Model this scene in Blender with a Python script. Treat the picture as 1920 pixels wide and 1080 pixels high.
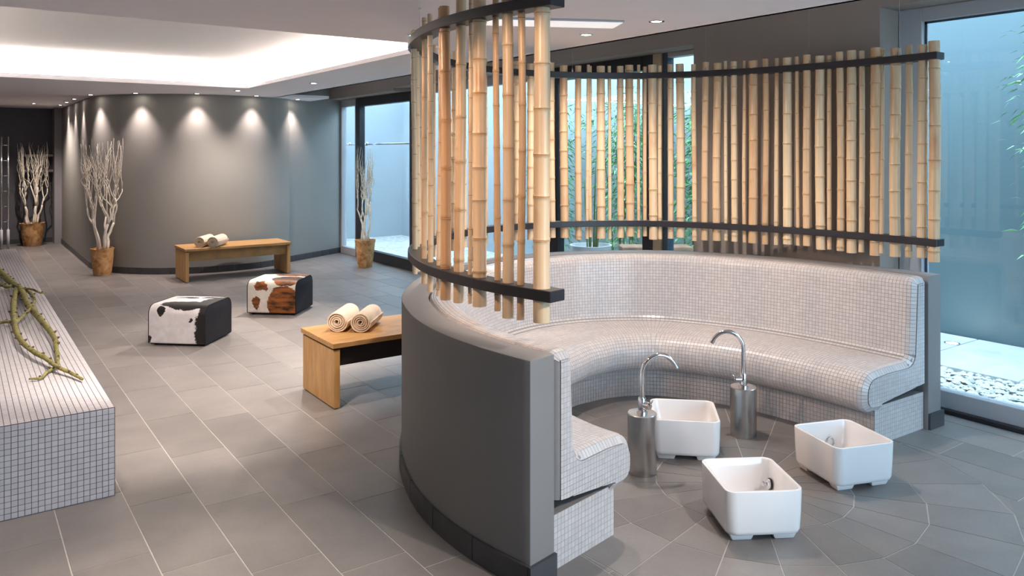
import bpy, bmesh, math, random
from mathutils import Vector, Matrix, noise as mnoise
PI = math.pi
random.seed(7)
for o in list(bpy.data.objects): bpy.data.objects.remove(o, do_unlink=True)
SC = bpy.context.scene
COL = SC.collection

# ------------------------------------------------------------------ camera
CH = 1.75                                   # eye height
FPX, HORIZON = 1465.0, 283.0                # focal length and horizon row in 1920x1080 pixels
YAW = math.atan2(960 + 85, FPX)
cam_d = bpy.data.cameras.new('camera'); cam = bpy.data.objects.new('camera', cam_d); COL.objects.link(cam)
cam.location = (0, 0, CH); cam.rotation_euler = (PI / 2, 0, -YAW)
cam_d.sensor_width = 36; cam_d.lens = FPX / 1920 * 36; cam_d.shift_y = -(540 - HORIZON) / 1920
cam_d.clip_start = 0.05; cam_d.clip_end = 100
SC.camera = cam

# ------------------------------------------------------------------ sky and exposure
W = bpy.data.worlds.new('world'); SC.world = W; W.use_nodes = True
bg = W.node_tree.nodes['Background']
bg.inputs[0].default_value = (0.60, 0.78, 1.0, 1); bg.inputs[1].default_value = 2.4
VIEW = SC.view_settings
VIEW.view_transform = 'Standard'; VIEW.look = 'None'; VIEW.gamma = 1; VIEW.use_curve_mapping = False
VIEW.exposure = 1.8
SC.cycles.max_bounces = 10; SC.cycles.diffuse_bounces = 5; SC.cycles.glossy_bounces = 4
SC.cycles.transparent_max_bounces = 16; SC.cycles.sample_clamp_indirect = 6
SC.cycles.caustics_reflective = False; SC.cycles.caustics_refractive = False

# lamp strengths (the lamps themselves are built further down)
WASH = 24
SPOTS = [('spotlight over the near end of the mosaic bench', .35, 4.15, 30, 60, None, 0), ('spotlight over the nearer oak bench', 2.62, 4.85, 30, 90, (2.5, 5.3, .4), 0),
         ('spotlight aimed at the left face of the bamboo screen', .5, 3.75, 30, 44, (1.9, 3.3, 1.78), 1), ('spotlight aimed at the front end of the bamboo screen', .7, 2.0, 24, 44, (1.9, 2.62, 1.78), 1),
         ('spotlight above the middle of the tiled seat', 3.57, 3.45, 29, 165, None, 0), ('spotlight above the back of the tiled seat', 3.58, 4.13, 16, 150, None, 0),
         ('added fill spotlight over the aisle near the viewer', .68, 2.9, 60, 52, None, 0), ('second added fill spotlight over the aisle, aimed along the floor', .9, 3.95, 130, 62, (1.25, 5.9, 0), 0),  # both added out of view to brighten the aisle floor
         ('added fill spotlight in the corridor by the dark alcove', 1.1, 15.6, 45, 130, None, 0), ('added fill spotlight hidden behind the bamboo, aimed across the aisle', 3.5, 6.0, 90, 75, (1.9, 6.9, 0), 0),  # both added as fill, one for the alcove, one for the aisle
         ('spotlight over the farther bench', 3.1, 10.7, 46, 130, None, 0), ('spotlight in the aisle aimed at the cowhide poufs', 3.5, 9.0, 110, 62, (2.4, 7.7, 0), 0),
         ('added fill spotlight out of view, aimed at the end of the low wall', 2.5, .1, 75, 56, (2.0, 2.5, .55), 0)]  # added out of frame to brighten the end face of the low wall
# ------------------------------------------------------------------ helpers
FX, FY = math.sin(YAW), math.cos(YAW)
RX, RY = math.cos(YAW), -math.sin(YAW)
def proj(x, y, z):
    D = x * FX + y * FY; L = x * RX + y * RY
    if D < .05: return None
    return 960 + FPX * L / D, HORIZON + FPX * (CH - z) / D, D

def mesh(name, verts, faces, smooth=False):
    m = bpy.data.meshes.new(name); m.from_pydata([tuple(v) for v in verts], [], faces); m.update()
    if smooth:
        for p in m.polygons: p.use_smooth = True
    return m
def link(name, me, mat=None, parent=None, loc=None, rotz=None):
    o = bpy.data.objects.new(name, me); COL.objects.link(o)
    if mat is not None and me is not None:
        mats = mat if isinstance(mat, (list, tuple)) else [mat]
        if len(me.materials) == 0:
            for q in mats: me.materials.append(M(q))
    if parent is not None: o.parent = parent
    if loc is not None: o.location = loc
    if rotz is not None: o.rotation_euler = (0, 0, rotz)
    return o
def tag(o, label=None, cat=None, group=None, kind=None):
    if label: o['label'] = label
    if cat: o['category'] = cat
    if group: o['group'] = group
    if kind: o['kind'] = kind
    return o
def thing(name, label, cat, loc=(0, 0, 0), rotz=0, group=None):
    o = bpy.data.objects.new(name, None); COL.objects.link(o); o.empty_display_size = .1
    o.location = loc; o.rotation_euler = (0, 0, rotz)
    return tag(o, label, cat, group)

class MB:
    """collects geometry for ONE mesh object"""
    def __init__(s): s.v = []; s.f = []; s.mi = []
    def add(s, vs, fs, mi=0):
        b = len(s.v); s.v += [tuple(v) for v in vs]; s.f += [tuple(i + b for i in f) for f in fs]; s.mi += [mi] * len(fs)
    def box(s, x0, x1, y0, y1, z0, z1, mi=0):
        s.add([(x0,y0,z0),(x1,y0,z0),(x1,y1,z0),(x0,y1,z0),(x0,y0,z1),(x1,y0,z1),(x1,y1,z1),(x0,y1,z1)],
              [(0,3,2,1),(4,5,6,7),(0,1,5,4),(1,2,6,5),(2,3,7,6),(3,0,4,7)], mi)
    def prism(s, poly, z0, z1, mi=0):
        n = len(poly)
        s.add([(x, y, z0) for x, y in poly] + [(x, y, z1) for x, y in poly],
              [tuple(range(n - 1, -1, -1)), tuple(range(n, 2 * n))] + [(i, (i + 1) % n, n + (i + 1) % n, n + i) for i in range(n)], mi)
    def tube(s, pts, rads, n=8, cap=True, mi=0):
        pts = [Vector(p) for p in pts]
        if not isinstance(rads, (list, tuple)): rads = [rads] * len(pts)
        b = len(s.v); prev = None
        for i, p in enumerate(pts):
            t = (pts[min(i + 1, len(pts) - 1)] - pts[max(i - 1, 0)])
            t = t.normalized() if t.length > 1e-9 else Vector((0, 0, 1))
            if prev is None:
                a = Vector((1, 0, 0)) if abs(t.x) < .8 else Vector((0, 1, 0))
                u = (a - t * a.dot(t)).normalized()
            else:
                u = (prev - t * prev.dot(t))
                u = u.normalized() if u.length > 1e-6 else prev
            prev = u; w = t.cross(u)
            for k in range(n):
                q = p + (u * math.cos(2 * PI * k / n) + w * math.sin(2 * PI * k / n)) * rads[i]
                s.v.append(tuple(q))
        for i in range(len(pts) - 1):
            for k in range(n):
                k2 = (k + 1) % n
                s.f.append((b + i * n + k, b + i * n + k2, b + (i + 1) * n + k2, b + (i + 1) * n + k)); s.mi.append(mi)
        if cap:
            s.f.append(tuple(b + k for k in range(n - 1, -1, -1))); s.mi.append(mi)
            e = b + (len(pts) - 1) * n
            s.f.append(tuple(e + k for k in range(n))); s.mi.append(mi)
    def lathe(s, prof, n=24, c=(0, 0), mi=0, closed=True):
        """prof: list of (r, z) from bottom to top"""
        b = len(s.v)
        for r, z in prof:
            for k in range(n):
                s.v.append((c[0] + r * math.cos(2 * PI * k / n), c[1] + r * math.sin(2 * PI * k / n), z))
        for i in range(len(prof) - 1):
            for k in range(n):
                k2 = (k + 1) % n
                s.f.append((b + i * n + k, b + i * n + k2, b + (i + 1) * n + k2, b + (i + 1) * n + k)); s.mi.append(mi)
        if closed:
            s.f.append(tuple(b + k for k in range(n - 1, -1, -1))); s.mi.append(mi)
            e = b + (len(prof) - 1) * n
            s.f.append(tuple(e + k for k in range(n))); s.mi.append(mi)
    def me(s, name, smooth=False, angle=None, bevel=0, bseg=2, mats=None):
        m = mesh(name, s.v, s.f)
        if any(s.mi): m.polygons.foreach_set('material_index', s.mi)
        if mats:
            for q in mats: m.materials.append(M(q))
        if bevel:
            bm = bmesh.new(); bm.from_mesh(m)
            bmesh.ops.remove_doubles(bm, verts=bm.verts, dist=1e-5)
            es = [e for e in bm.edges if len(e.link_faces) == 2 and e.calc_face_angle(0) > .5]
            bmesh.ops.bevel(bm, geom=es, offset=bevel, segments=bseg, profile=.5, affect='EDGES', clamp_overlap=True)
            bm.to_mesh(m); bm.free()
        if smooth or bevel:
            for p in m.polygons: p.use_smooth = True
            if angle is not None or bevel:
                m.set_sharp_from_angle(angle=math.radians(angle if angle is not None else 35))
        return m
    def build(s, name, mat, parent=None, smooth=False, angle=None, bevel=0, bseg=2, loc=None, rotz=None):
        return link(name, s.me(name, smooth, angle, bevel, bseg), mat, parent, loc, rotz)
def struct(name, mb, mat, label=None, **k):
    o = mb.build(name, mat, **k); o['kind'] = 'structure'
    if label: o['label'] = label
    return o

# ------------------------------------------------------------------ materials
MATS = {}
def M(n): return MATS[n] if isinstance(n, str) else n
def newmat(name):
    m = bpy.data.materials.new(name); m.use_nodes = True; MATS[name] = m
    nt = m.node_tree; return m, nt, nt.nodes['Principled BSDF']
def nd(nt, typ, **k):
    n = nt.nodes.new(typ)
    for a, v in k.items(): setattr(n, a, v)
    return n
def ramp(nt, fac, stops):
    r = nd(nt, 'ShaderNodeValToRGB'); e = r.color_ramp.elements
    while len(e) < len(stops): e.new(.5)
    for q, (p, c) in zip(e, stops): q.position = p; q.color = (*c, 1) if len(c) == 3 else c
    nt.links.new(fac, r.inputs[0]); return r.outputs[0]
def mixc(nt, a, b, fac, mode='MIX'):
    n = nd(nt, 'ShaderNodeMix', data_type='RGBA', blend_type=mode)
    for sock, v in ((n.inputs[0], fac), (n.inputs[6], a), (n.inputs[7], b)):
        if isinstance(v, (int, float)): sock.default_value = v
        elif isinstance(v, tuple): sock.default_value = (*v, 1) if len(v) == 3 else v
        else: nt.links.new(v, sock)
    return n.outputs[2]
def math_(nt, op, a, b=None):
    n = nd(nt, 'ShaderNodeMath', operation=op)
    for i, v in enumerate((a, b)):
        if v is None: continue
        if isinstance(v, (int, float)): n.inputs[i].default_value = v
        else: nt.links.new(v, n.inputs[i])
    return n.outputs[0]
def coord(nt, kind='Object', scale=(1, 1, 1)):
    if kind == 'World': c = nd(nt, 'ShaderNodeNewGeometry').outputs['Position']
    else: c = nd(nt, 'ShaderNodeTexCoord').outputs[kind]
    mp = nd(nt, 'ShaderNodeMapping'); mp.inputs['Scale'].default_value = scale
    nt.links.new(c, mp.inputs[0]); return mp.outputs[0]
def noise(nt, vec, scale, detail=4, rough=.5, dist=0):
    n = nd(nt, 'ShaderNodeTexNoise'); n.inputs['Scale'].default_value = scale; n.inputs['Detail'].default_value = detail
    n.inputs['Roughness'].default_value = rough; n.inputs['Distortion'].default_value = dist
    nt.links.new(vec, n.inputs['Vector']); return n
def bump(nt, b, height, strength, dist=.002):
    n = nd(nt, 'ShaderNodeBump'); n.inputs['Strength'].default_value = strength; n.inputs['Distance'].default_value = dist
    nt.links.new(height, n.inputs['Height']); nt.links.new(n.outputs[0], b.inputs['Normal'])
def plain(name, col, rough=.5, metal=0, var=.08, nscale=6, bmp=0, bscale=200, spec=None, kind='World', emit=None, es=0):
    m, nt, b = newmat(name)
    v = coord(nt, kind); n = noise(nt, v, nscale)
    lo = tuple(c * (1 - var) for c in col); hi = tuple(min(1, c * (1 + var)) for c in col)
    nt.links.new(ramp(nt, n.outputs[0], [(.3, lo), (.7, hi)]), b.inputs['Base Color'])
    b.inputs['Roughness'].default_value = rough; b.inputs['Metallic'].default_value = metal
    if spec is not None: b.inputs['Specular IOR Level'].default_value = spec
    if bmp: bump(nt, b, noise(nt, v, bscale, 3).outputs[0], bmp)
    if emit: b.inputs['Emission Color'].default_value = (*emit, 1); b.inputs['Emission Strength'].default_value = es
    return m
def random_tone(nt, col, amount, island=False):
    if island: r = nd(nt, 'ShaderNodeNewGeometry').outputs['Random Per Island']
    else: r = nd(nt, 'ShaderNodeObjectInfo').outputs['Random']
    mr = nd(nt, 'ShaderNodeMapRange'); nt.links.new(r, mr.inputs[0])
    mr.inputs[3].default_value = 1 - amount; mr.inputs[4].default_value = 1 + amount
    vm = nd(nt, 'ShaderNodeVectorMath', operation='SCALE'); nt.links.new(col, vm.inputs[0]); nt.links.new(mr.outputs[0], vm.inputs['Scale'])
    return vm.outputs[0]

def make_materials():
    # floor tiles: grey porcelain slate
    for nm, isl in (('floor_tile', False), ('floor_tile_far', True)):
        m, nt, b = newmat(nm); v = coord(nt, 'World')
        n = noise(nt, v, 3.5, 6, .6); n2 = noise(nt, v, 60, 3)
        c = ramp(nt, n.outputs[0], [(.25, (.182, .168, .162)), (.75, (.248, .226, .212))])
        c = mixc(nt, c, ramp(nt, n2.outputs[0], [(.3, (.8, .8, .8)), (.7, (1, 1, 1))]), .35, 'MULTIPLY')
        nt.links.new(random_tone(nt, c, .14, isl), b.inputs['Base Color'])
        b.inputs['Roughness'].default_value = .42
        bump(nt, b, noise(nt, v, 45, 5).outputs[0], .12, .002)
    plain('grout', (.50, .47, .45), .8, var=.1, nscale=20)
    plain('plinth_tile', (.06, .06, .066), .45, var=.15, nscale=8)
    plain('paint_ceiling', (.87, .835, .865), .9, var=.01)
    plain('paint_tray', (.80, .78, .77), .9, var=.01)
    plain('paint_wall', (.30, .288, .268), .62, var=.03, nscale=2, bmp=.05, bscale=250)
    plain('paint_pier', (.33, .285, .255), .8, var=.03, nscale=2)
    plain('paint_partition', (.225, .215, .212), .6, var=.03, nscale=3)
    plain('paint_dark', (.12, .115, .135), .8, var=.05)
    plain('paint_pillar', (.30, .29, .31), .8, var=.03)
    plain('frame_grey', (.50, .51, .54), .45, var=.02)
    plain('frame_dark', (.018, .017, .022), .4, var=.1)
    plain('frame_teal', (.05, .09, .13), .4)
    plain('post_beige', (.55, .44, .30), .6)
    # mosaics
    for nm, col, isl in (('mosaic', (.60, .565, .555), True), ('mosaic_bench_tile', (.56, .54, .565), False), ('mosaic_bench_far', (.56, .54, .565), True)):
        m, nt, b = newmat(nm)
        v = coord(nt, 'World'); c = ramp(nt, noise(nt, v, 2).outputs[0], [(.3, tuple(q * .97 for q in col)), (.7, col)])
        nt.links.new(random_tone(nt, c, .06, isl), b.inputs['Base Color'])
        b.inputs['Roughness'].default_value = .22 if nm == 'mosaic' else .4
    plain('mosaic_grout', (.27, .258, .255), .8, var=.05, nscale=30)
    plain('mosaic_grout_dark', (.125, .122, .15), .8, var=.05, nscale=30)
    # bamboo
    m, nt, b = newmat('bamboo')
    tc = nd(nt, 'ShaderNodeTexCoord'); oi = nd(nt, 'ShaderNodeObjectInfo')
    off = nd(nt, 'ShaderNodeVectorMath', operation='ADD'); nt.links.new(tc.outputs['Object'], off.inputs[0])
    sc_ = nd(nt, 'ShaderNodeVectorMath', operation='SCALE'); sc_.inputs[0].default_value = (13, 7, 31); nt.links.new(oi.outputs['Random'], sc_.inputs['Scale'])
    nt.links.new(sc_.outputs[0], off.inputs[1])
    mp = nd(nt, 'ShaderNodeMapping'); mp.inputs['Scale'].default_value = (60, 60, 1.2); nt.links.new(off.outputs[0], mp.inputs[0])
    streak = noise(nt, mp.outputs[0], 1.5, 3)
    mp2 = nd(nt, 'ShaderNodeMapping'); mp2.inputs['Scale'].default_value = (4, 4, 2.2); nt.links.new(off.outputs[0], mp2.inputs[0])
    patch = noise(nt, mp2.outputs[0], 1.0, 3, .6)
    base = ramp(nt, oi.outputs['Random'], [(0, (.70, .47, .28)), (.35, (.75, .56, .355)), (.7, (.74, .58, .38)), (1, (.64, .40, .22))])
    c = mixc(nt, base, (.46, .20, .075), ramp(nt, patch.outputs[0], [(.58, (0, 0, 0)), (.76, (.7, .7, .7))]))
    c = mixc(nt, c, ramp(nt, streak.outputs[0], [(.3, (.80, .78, .74)), (.65, (1, 1, 1))]), .6, 'MULTIPLY')
    nt.links.new(c, b.inputs['Base Color']); b.inputs['Roughness'].default_value = .34
    plain('bamboo_node', (.46, .27, .12), .55, var=.25, nscale=30)
    plain('bamboo_inside', (.50, .36, .20), .8, var=.2, nscale=40)
    plain('rail_black', (.022, .021, .026), .4, var=.1)
    # oak
    m, nt, b = newmat('oak'); v = coord(nt, 'Object', (1, 6, 6))
    n = noise(nt, v, 3, 6, .6, .8); n2 = noise(nt, coord(nt, 'Object', (3, 60, 60)), 2, 2)
    c = ramp(nt, n.outputs[0], [(.3, (.42, .22, .075)), (.7, (.59, .34, .13))])
    c = mixc(nt, c, ramp(nt, n2.outputs[0], [(.35, (.78, .74, .7)), (.6, (1, 1, 1))]), .6, 'MULTIPLY')
    nt.links.new(random_tone(nt, c, .08), b.inputs['Base Color']); b.inputs['Roughness'].default_value = .42
    m, nt, b = newmat('oak_upright'); v = coord(nt, 'Object', (6, 6, 1))
    n = noise(nt, v, 3, 6, .6, .8)
    c = ramp(nt, n.outputs[0], [(.3, (.42, .22, .075)), (.7, (.58, .34, .13))])
    nt.links.new(random_tone(nt, c, .1), b.inputs['Base Color']); b.inputs['Roughness'].default_value = .45
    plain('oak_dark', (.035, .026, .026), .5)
    plain('oak_rail', (.34, .19, .07), .5, var=.2, nscale=8)
    # towel
    m, nt, b = newmat('towel'); v = coord(nt, 'Object')
    n = noise(nt, v, 160, 3)
    nt.links.new(ramp(nt, n.outputs[0], [(.3, (.70, .54, .39)), (.7, (.84, .69, .53))]), b.inputs['Base Color'])
    b.inputs['Roughness'].default_value = .95; b.inputs['Sheen Weight'].default_value = .4
    bump(nt, b, n.outputs[0], .8, .006)
    # leather and hides
    plain('leather_black', (.013, .012, .016), .55, spec=.18, var=.2, nscale=30, bmp=.15, bscale=350, kind='Object')
    for nm, field, blobs, dark, dark2, k in (
        ('hide_black_white', (.66, .63, .64), [((.36, -.2, .14), (.195, .3, .30)), ((.04, -.17, .375), (.23, .10, .07)), ((.26, -.05, .37), (.13, .25, .06)),
            ((-.15, -.25, .31), (.035, .05, .04)), ((.145, -.25, .235), (.02, .04, .014)), ((-.262, -.25, .06), (.02, .05, .025)), ((-.08, .1, .37), (.12, .03, .04)), ((.12, .12, .37), (.06, .03, .04))],
            (.012, .010, .010), (.07, .035, .02), .60),
        ('hide_brown_white', (.78, .73, .66), [((.13, -.25, .12), (.185, .12, .20)), ((.15, -.12, .37), (.20, .16, .09)), ((-.165, -.25, .14), (.042, .06, .075)), ((-.12, -.21, .30), (.10, .07, .045)), ((.1, .14, .37), (.22, .1, .05))],
            (.035, .014, .006), (.36, .115, .025), .62)):
        m, nt, b = newmat(nm)
        tc = nd(nt, 'ShaderNodeTexCoord'); nz = noise(nt, tc.outputs['Object'], 9, 5, .65)
        sub = nd(nt, 'ShaderNodeVectorMath', operation='SUBTRACT'); nt.links.new(nz.outputs['Color'], sub.inputs[0]); sub.inputs[1].default_value = (.5, .5, .5)
        scl = nd(nt, 'ShaderNodeVectorMath', operation='SCALE'); nt.links.new(sub.outputs[0], scl.inputs[0]); scl.inputs['Scale'].default_value = .13
        ad = nd(nt, 'ShaderNodeVectorMath', operation='ADD'); nt.links.new(tc.outputs['Object'], ad.inputs[0]); nt.links.new(scl.outputs[0], ad.inputs[1])
        cur = None
        for cc, rr in blobs:
            s1 = nd(nt, 'ShaderNodeVectorMath', operation='SUBTRACT'); nt.links.new(ad.outputs[0], s1.inputs[0]); s1.inputs[1].default_value = cc
            s2 = nd(nt, 'ShaderNodeVectorMath', operation='DIVIDE'); nt.links.new(s1.outputs[0], s2.inputs[0]); s2.inputs[1].default_value = rr
            s3 = nd(nt, 'ShaderNodeVectorMath', operation='LENGTH'); nt.links.new(s2.outputs[0], s3.inputs[0])
            cur = s3.outputs['Value'] if cur is None else math_(nt, 'MINIMUM', cur, s3.outputs['Value'])
        mask = ramp(nt, cur, [(.95, (1, 1, 1)), (1.0, (0, 0, 0))])
        dk = ramp(nt, noise(nt, coord(nt, 'Object', (1.5, 1, 5)), 4, 4).outputs[0], [(.35, dark), (k, dark), (k + .12, dark2)] if nm.startswith('hide_black') else [(.38, dark), (.62, dark2)])
        fl = ramp(nt, noise(nt, tc.outputs['Object'], 22, 4).outputs[0], [(.3, tuple(q * .86 for q in field)), (.7, field)])
        nt.links.new(mixc(nt, fl, dk, mask), b.inputs['Base Color'])
        b.inputs['Roughness'].default_value = .5; b.inputs['Specular IOR Level'].default_value = .3; b.inputs['Sheen Weight'].default_value = .05
        bump(nt, b, noise(nt, coord(nt, 'Object', (1, 1, .25)), 260, 3).outputs[0], .35, .003)
    # ceramics, metals
    m, nt, b = newmat('ceramic'); 
    nt.links.new(ramp(nt, noise(nt, coord(nt, 'Object'), 3).outputs[0], [(.3, (.80, .785, .78)), (.7, (.83, .815, .81))]), b.inputs['Base Color'])
    b.inputs['Roughness'].default_value = .14; b.inputs['Coat Weight'].default_value = .4
    m, nt, b = newmat('steel'); n = noise(nt, coord(nt, 'Object', (1, 1, 400)), 3, 2)
    nt.links.new(ramp(nt, n.outputs[0], [(.3, (.50, .49, .48)), (.7, (.62, .61, .60))]), b.inputs['Base Color'])
    b.inputs['Metallic'].default_value = 1; b.inputs['Roughness'].default_value = .27
    b.inputs['Anisotropic'].default_value = .5
    plain('chrome', (.72, .72, .74), .07, 1, var=.01)
    plain('drain_dark', (.03, .03, .03), .25, .7)
    plain('lamp_glow', (1, 1, 1), .5, emit=(1, .90, .80), es=14)
    plain('led_strip', (1, 1, 1), .5, emit=(1, .89, .80), es=LED)
    plain('slot_glow', (.9, .9, .9), .5, emit=(1, .97, .98), es=.16)
    plain('ground_lamp', (1, 1, 1), .5, emit=(1, .97, .9), es=30)
    # clay pot
    m, nt, b = newmat('clay'); v = coord(nt, 'Object')
    n = noise(nt, v, 7, 5, .6, 1.2)
    nt.links.new(ramp(nt, n.outputs[0], [(.36, (.33, .14, .045)), (.48, (.56, .29, .11)), (.66, (.72, .46, .23))]), b.inputs['Base Color'])
    b.inputs['Roughness'].default_value = .75; bump(nt, b, n.outputs[0], .5, .01)
    plain('soil', (.10, .06, .035), .95, var=.4, nscale=40)
    plain('bark_white', (.86, .79, .68), .75, var=.1, nscale=25, kind='Object')
    m, nt, b = newmat('bark_green'); v = coord(nt, 'World'); n = noise(nt, v, 28, 4)
    nt.links.new(ramp(nt, n.outputs[0], [(.3, (.10, .085, .022)), (.5, (.20, .185, .045)), (.75, (.34, .31, .10))]), b.inputs['Base Color'])
    b.inputs['Roughness'].default_value = .6; bump(nt, b, n.outputs[0], .5, .004)
    plain('bark_knot', (.085, .045, .028), .75, var=.3, nscale=60)
    # glass
    m, nt, b = newmat('glass'); nt.nodes.remove(b); out = nt.nodes['Material Output']
    tr = nd(nt, 'ShaderNodeBsdfTransparent'); tr.inputs[0].default_value = (.90, .955, .955, 1)
    gl = nd(nt, 'ShaderNodeBsdfGlossy'); gl.inputs['Roughness'].default_value = 0.0; gl.inputs['Color'].default_value = (1, 1, 1, 1)
    fr = nd(nt, 'ShaderNodeFresnel'); bf = nd(nt, 'ShaderNodeNewGeometry').outputs['Backfacing']
    mr = nd(nt, 'ShaderNodeMapRange'); mr.inputs[3].default_value = 1.5; mr.inputs[4].default_value = 1/1.5
    nt.links.new(bf, mr.inputs[0]); nt.links.new(mr.outputs[0], fr.inputs[0])     # same reflectance on both faces of the pane
    mx = nd(nt, 'ShaderNodeMixShader')
    nt.links.new(fr.outputs[0], mx.inputs[0]); nt.links.new(tr.outputs[0], mx.inputs[1]); nt.links.new(gl.outputs[0], mx.inputs[2]); nt.links.new(mx.outputs[0], out.inputs[0])
    # outdoors
    plain('yard_wall_teal', (.115, .178, .20), .5, var=.08, nscale=.6)
    plain('yard_wall_white', (.38, .43, .46), .8, var=.05, nscale=.8)
    plain('yard_slab', (.72, .74, .73), .8, var=.12, nscale=5)
    plain('yard_soil', (.55, .54, .52), .9, var=.3, nscale=14)  # lightened so that the ground bounces daylight onto the ceiling
    m, nt, b = newmat('pebble'); r = nd(nt, 'ShaderNodeNewGeometry').outputs['Random Per Island']
    nt.links.new(ramp(nt, r, [(0, (.5, .5, .48)), (.2, (.78, .78, .75)), (1, (.9, .9, .87))]), b.inputs['Base Color']); b.inputs['Roughness'].default_value = .7
    m, nt, b = newmat('leaf'); r = nd(nt, 'ShaderNodeNewGeometry').outputs['Random Per Island']
    nt.links.new(ramp(nt, r, [(0, (.10, .30, .10)), (.5, (.20, .48, .20)), (1, (.42, .66, .36))]), b.inputs['Base Color']); b.inputs['Roughness'].default_value = .5
    b.inputs['Transmission Weight'].default_value = 0
    plain('cane', (.16, .24, .07), .5, var=.2)
    plain('planter_white', (.72, .75, .76), .5)
    plain('log_wood', (.36, .20, .12), .7, var=.25, nscale=9)
    plain('shelf_wood', (.30, .25, .24), .6)
LED = 12.0
make_materials()

# ================================================================== the setting
ZC = 2.56            # soffit height
XW, XG = 5.17, 5.45  # right wall face, glazing plane
# ---- floor
def clip_keep(poly, a, b, inside=True):
    """clip convex/any polygon by the line a->b; keeps the left side (inside) or the right side"""
    res = []; n = len(poly)
    def side(p):
        v = (b[0]-a[0])*(p[1]-a[1]) - (b[1]-a[1])*(p[0]-a[0])
        return v if inside else -v
    for i in range(n):
        p, q = poly[i], poly[(i+1) % n]; sp, sq = side(p), side(q)
        if sp >= 0: res.append(p)
        if (sp > 0 and sq < 0) or (sp < 0 and sq > 0):
            t = sp / (sp - sq); res.append((p[0]+(q[0]-p[0])*t, p[1]+(q[1]-p[1])*t))
    return res
def area2(p): return sum(p[i][0]*p[(i+1) % len(p)][1]-p[(i+1) % len(p)][0]*p[i][1] for i in range(len(p)))/2 if len(p) > 2 else 0
fl = MB(); fl.box(-.8, XG+.05, -2.2, 18.2, -.12, -.0018)
floor = struct('floor', fl, 'grout', 'grey slate-look tiled floor with pale joints')
NW = 22; CC = (3.42, 2.62); RR = (.18, .5, .83, 1.21); GAP = .0028; A0 = -.06
ringpoly = [(CC[0]+1.21*math.cos(A0+2*PI*k/NW), CC[1]+1.21*math.sin(A0+2*PI*k/NW)) for k in range(NW)]
tiles = []           # (kind, data)  data: list of convex polygons that make one tile
PX, PY = .3025, .745; X0 = .395
offs = {-1: 4.05, 0: 3.688, 1: 3.475, 2: 3.26}
for k in range(-4, 18):
    xa = max(X0+PX*k, -.78); xb = min(X0+PX*(k+1), XG+.04)
    if xb-xa < .02: continue
    o = offs.get(k, 3.26-.213*(k-2)+(.05 if k % 3 else 0)) % PY - PY*3
    j = 0
    while o+PY*j < 18:
        ya, yb = max(o+PY*j, -2.15), min(o+PY*(j+1), 18.15); j += 1
        if yb-ya < .03: continue
        poly = [(xa+GAP, ya+GAP), (xb-GAP, ya+GAP), (xb-GAP, yb-GAP), (xa+GAP, yb-GAP)]
        far = all(math.hypot(max(xa, min(CC[0], xb))-CC[0], max(ya, min(CC[1], yb))-CC[1]) > 1.22 for _ in (0,))
        if far: tiles.append(('rect', [poly], (xb-xa > PX-.001 and yb-ya > PY-.001)))
        else:
            pieces = []; rest = poly
            gp = [(CC[0]+1.2128*math.cos(A0+2*PI*q/NW), CC[1]+1.2128*math.sin(A0+2*PI*q/NW)) for q in range(NW)]
            for q in range(NW):
                a, b = gp[q], gp[(q+1) % NW]
                out = clip_keep(rest, a, b, False)
                if abs(area2(out)) > 1e-5: pieces.append(out)
                rest = clip_keep(rest, a, b, True)
                if len(rest) < 3: break
            if sum(abs(area2(p)) for p in pieces) > 2e-4: tiles.append(('cut', pieces, False))
for ri in range(4):
    r0 = 0 if ri == 0 else RR[ri-1]; r1 = RR[ri]
    for q in range(NW):
        if ri == 0 and q: continue
        if ri == 0: tiles.append(('cut', [[(CC[0]+(r1-GAP)*math.cos(A0+2*PI*w/NW), CC[1]+(r1-GAP)*math.sin(A0+2*PI*w/NW)) for w in range(NW)]], False)); continue
        a0 = A0+2*PI*q/NW; a1 = A0+2*PI*(q+1)/NW
        def pt(r, a, s): return (CC[0]+r*math.cos(a)-s*GAP*math.sin(a)*.9, CC[1]+r*math.sin(a)+s*GAP*math.cos(a)*.9)
        tiles.append(('cut', [[pt(r0+GAP, a0, 1), pt(r1-GAP, a0, 1), pt(r1-GAP, a1, -1), pt(r0+GAP, a1, -1)]], False))
def seen_area(pieces):
    pts = [proj(x, y, 0) for p in pieces for x, y in p]
    if any(p is None for p in pts): return 0
    cxm = sum(p[0] for p in pts)/len(pts); cym = sum(p[1] for p in pts)/len(pts)
    if not (-60 < cxm < 1980 and 380 < cym < 1140): return 0
    return sum(abs(area2([proj(x, y, 0)[:2] for x, y in p])) for p in pieces)
def tile_mesh(name, pieces, org):
    bm = bmesh.new()
    for p in pieces:
        if area2(p) < 0: p = p[::-1]
        vs = [bm.verts.new((x-org[0], y-org[1], 0)) for x, y in p]
        bm.faces.new(vs)
    bmesh.ops.remove_doubles(bm, verts=bm.verts, dist=1e-4)
    be = [e for e in bm.edges if len(e.link_faces) == 1]
    ex = bmesh.ops.extrude_edge_only(bm, edges=be)
    for v in ex['geom']:
        if isinstance(v, bmesh.types.BMVert): v.co.z -= .006
    m = bpy.data.meshes.new(name); bm.to_mesh(m); bm.free(); return m
tiles.sort(key=lambda t: -seen_area(t[1]))
full_me = None; rest = MB()
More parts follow.
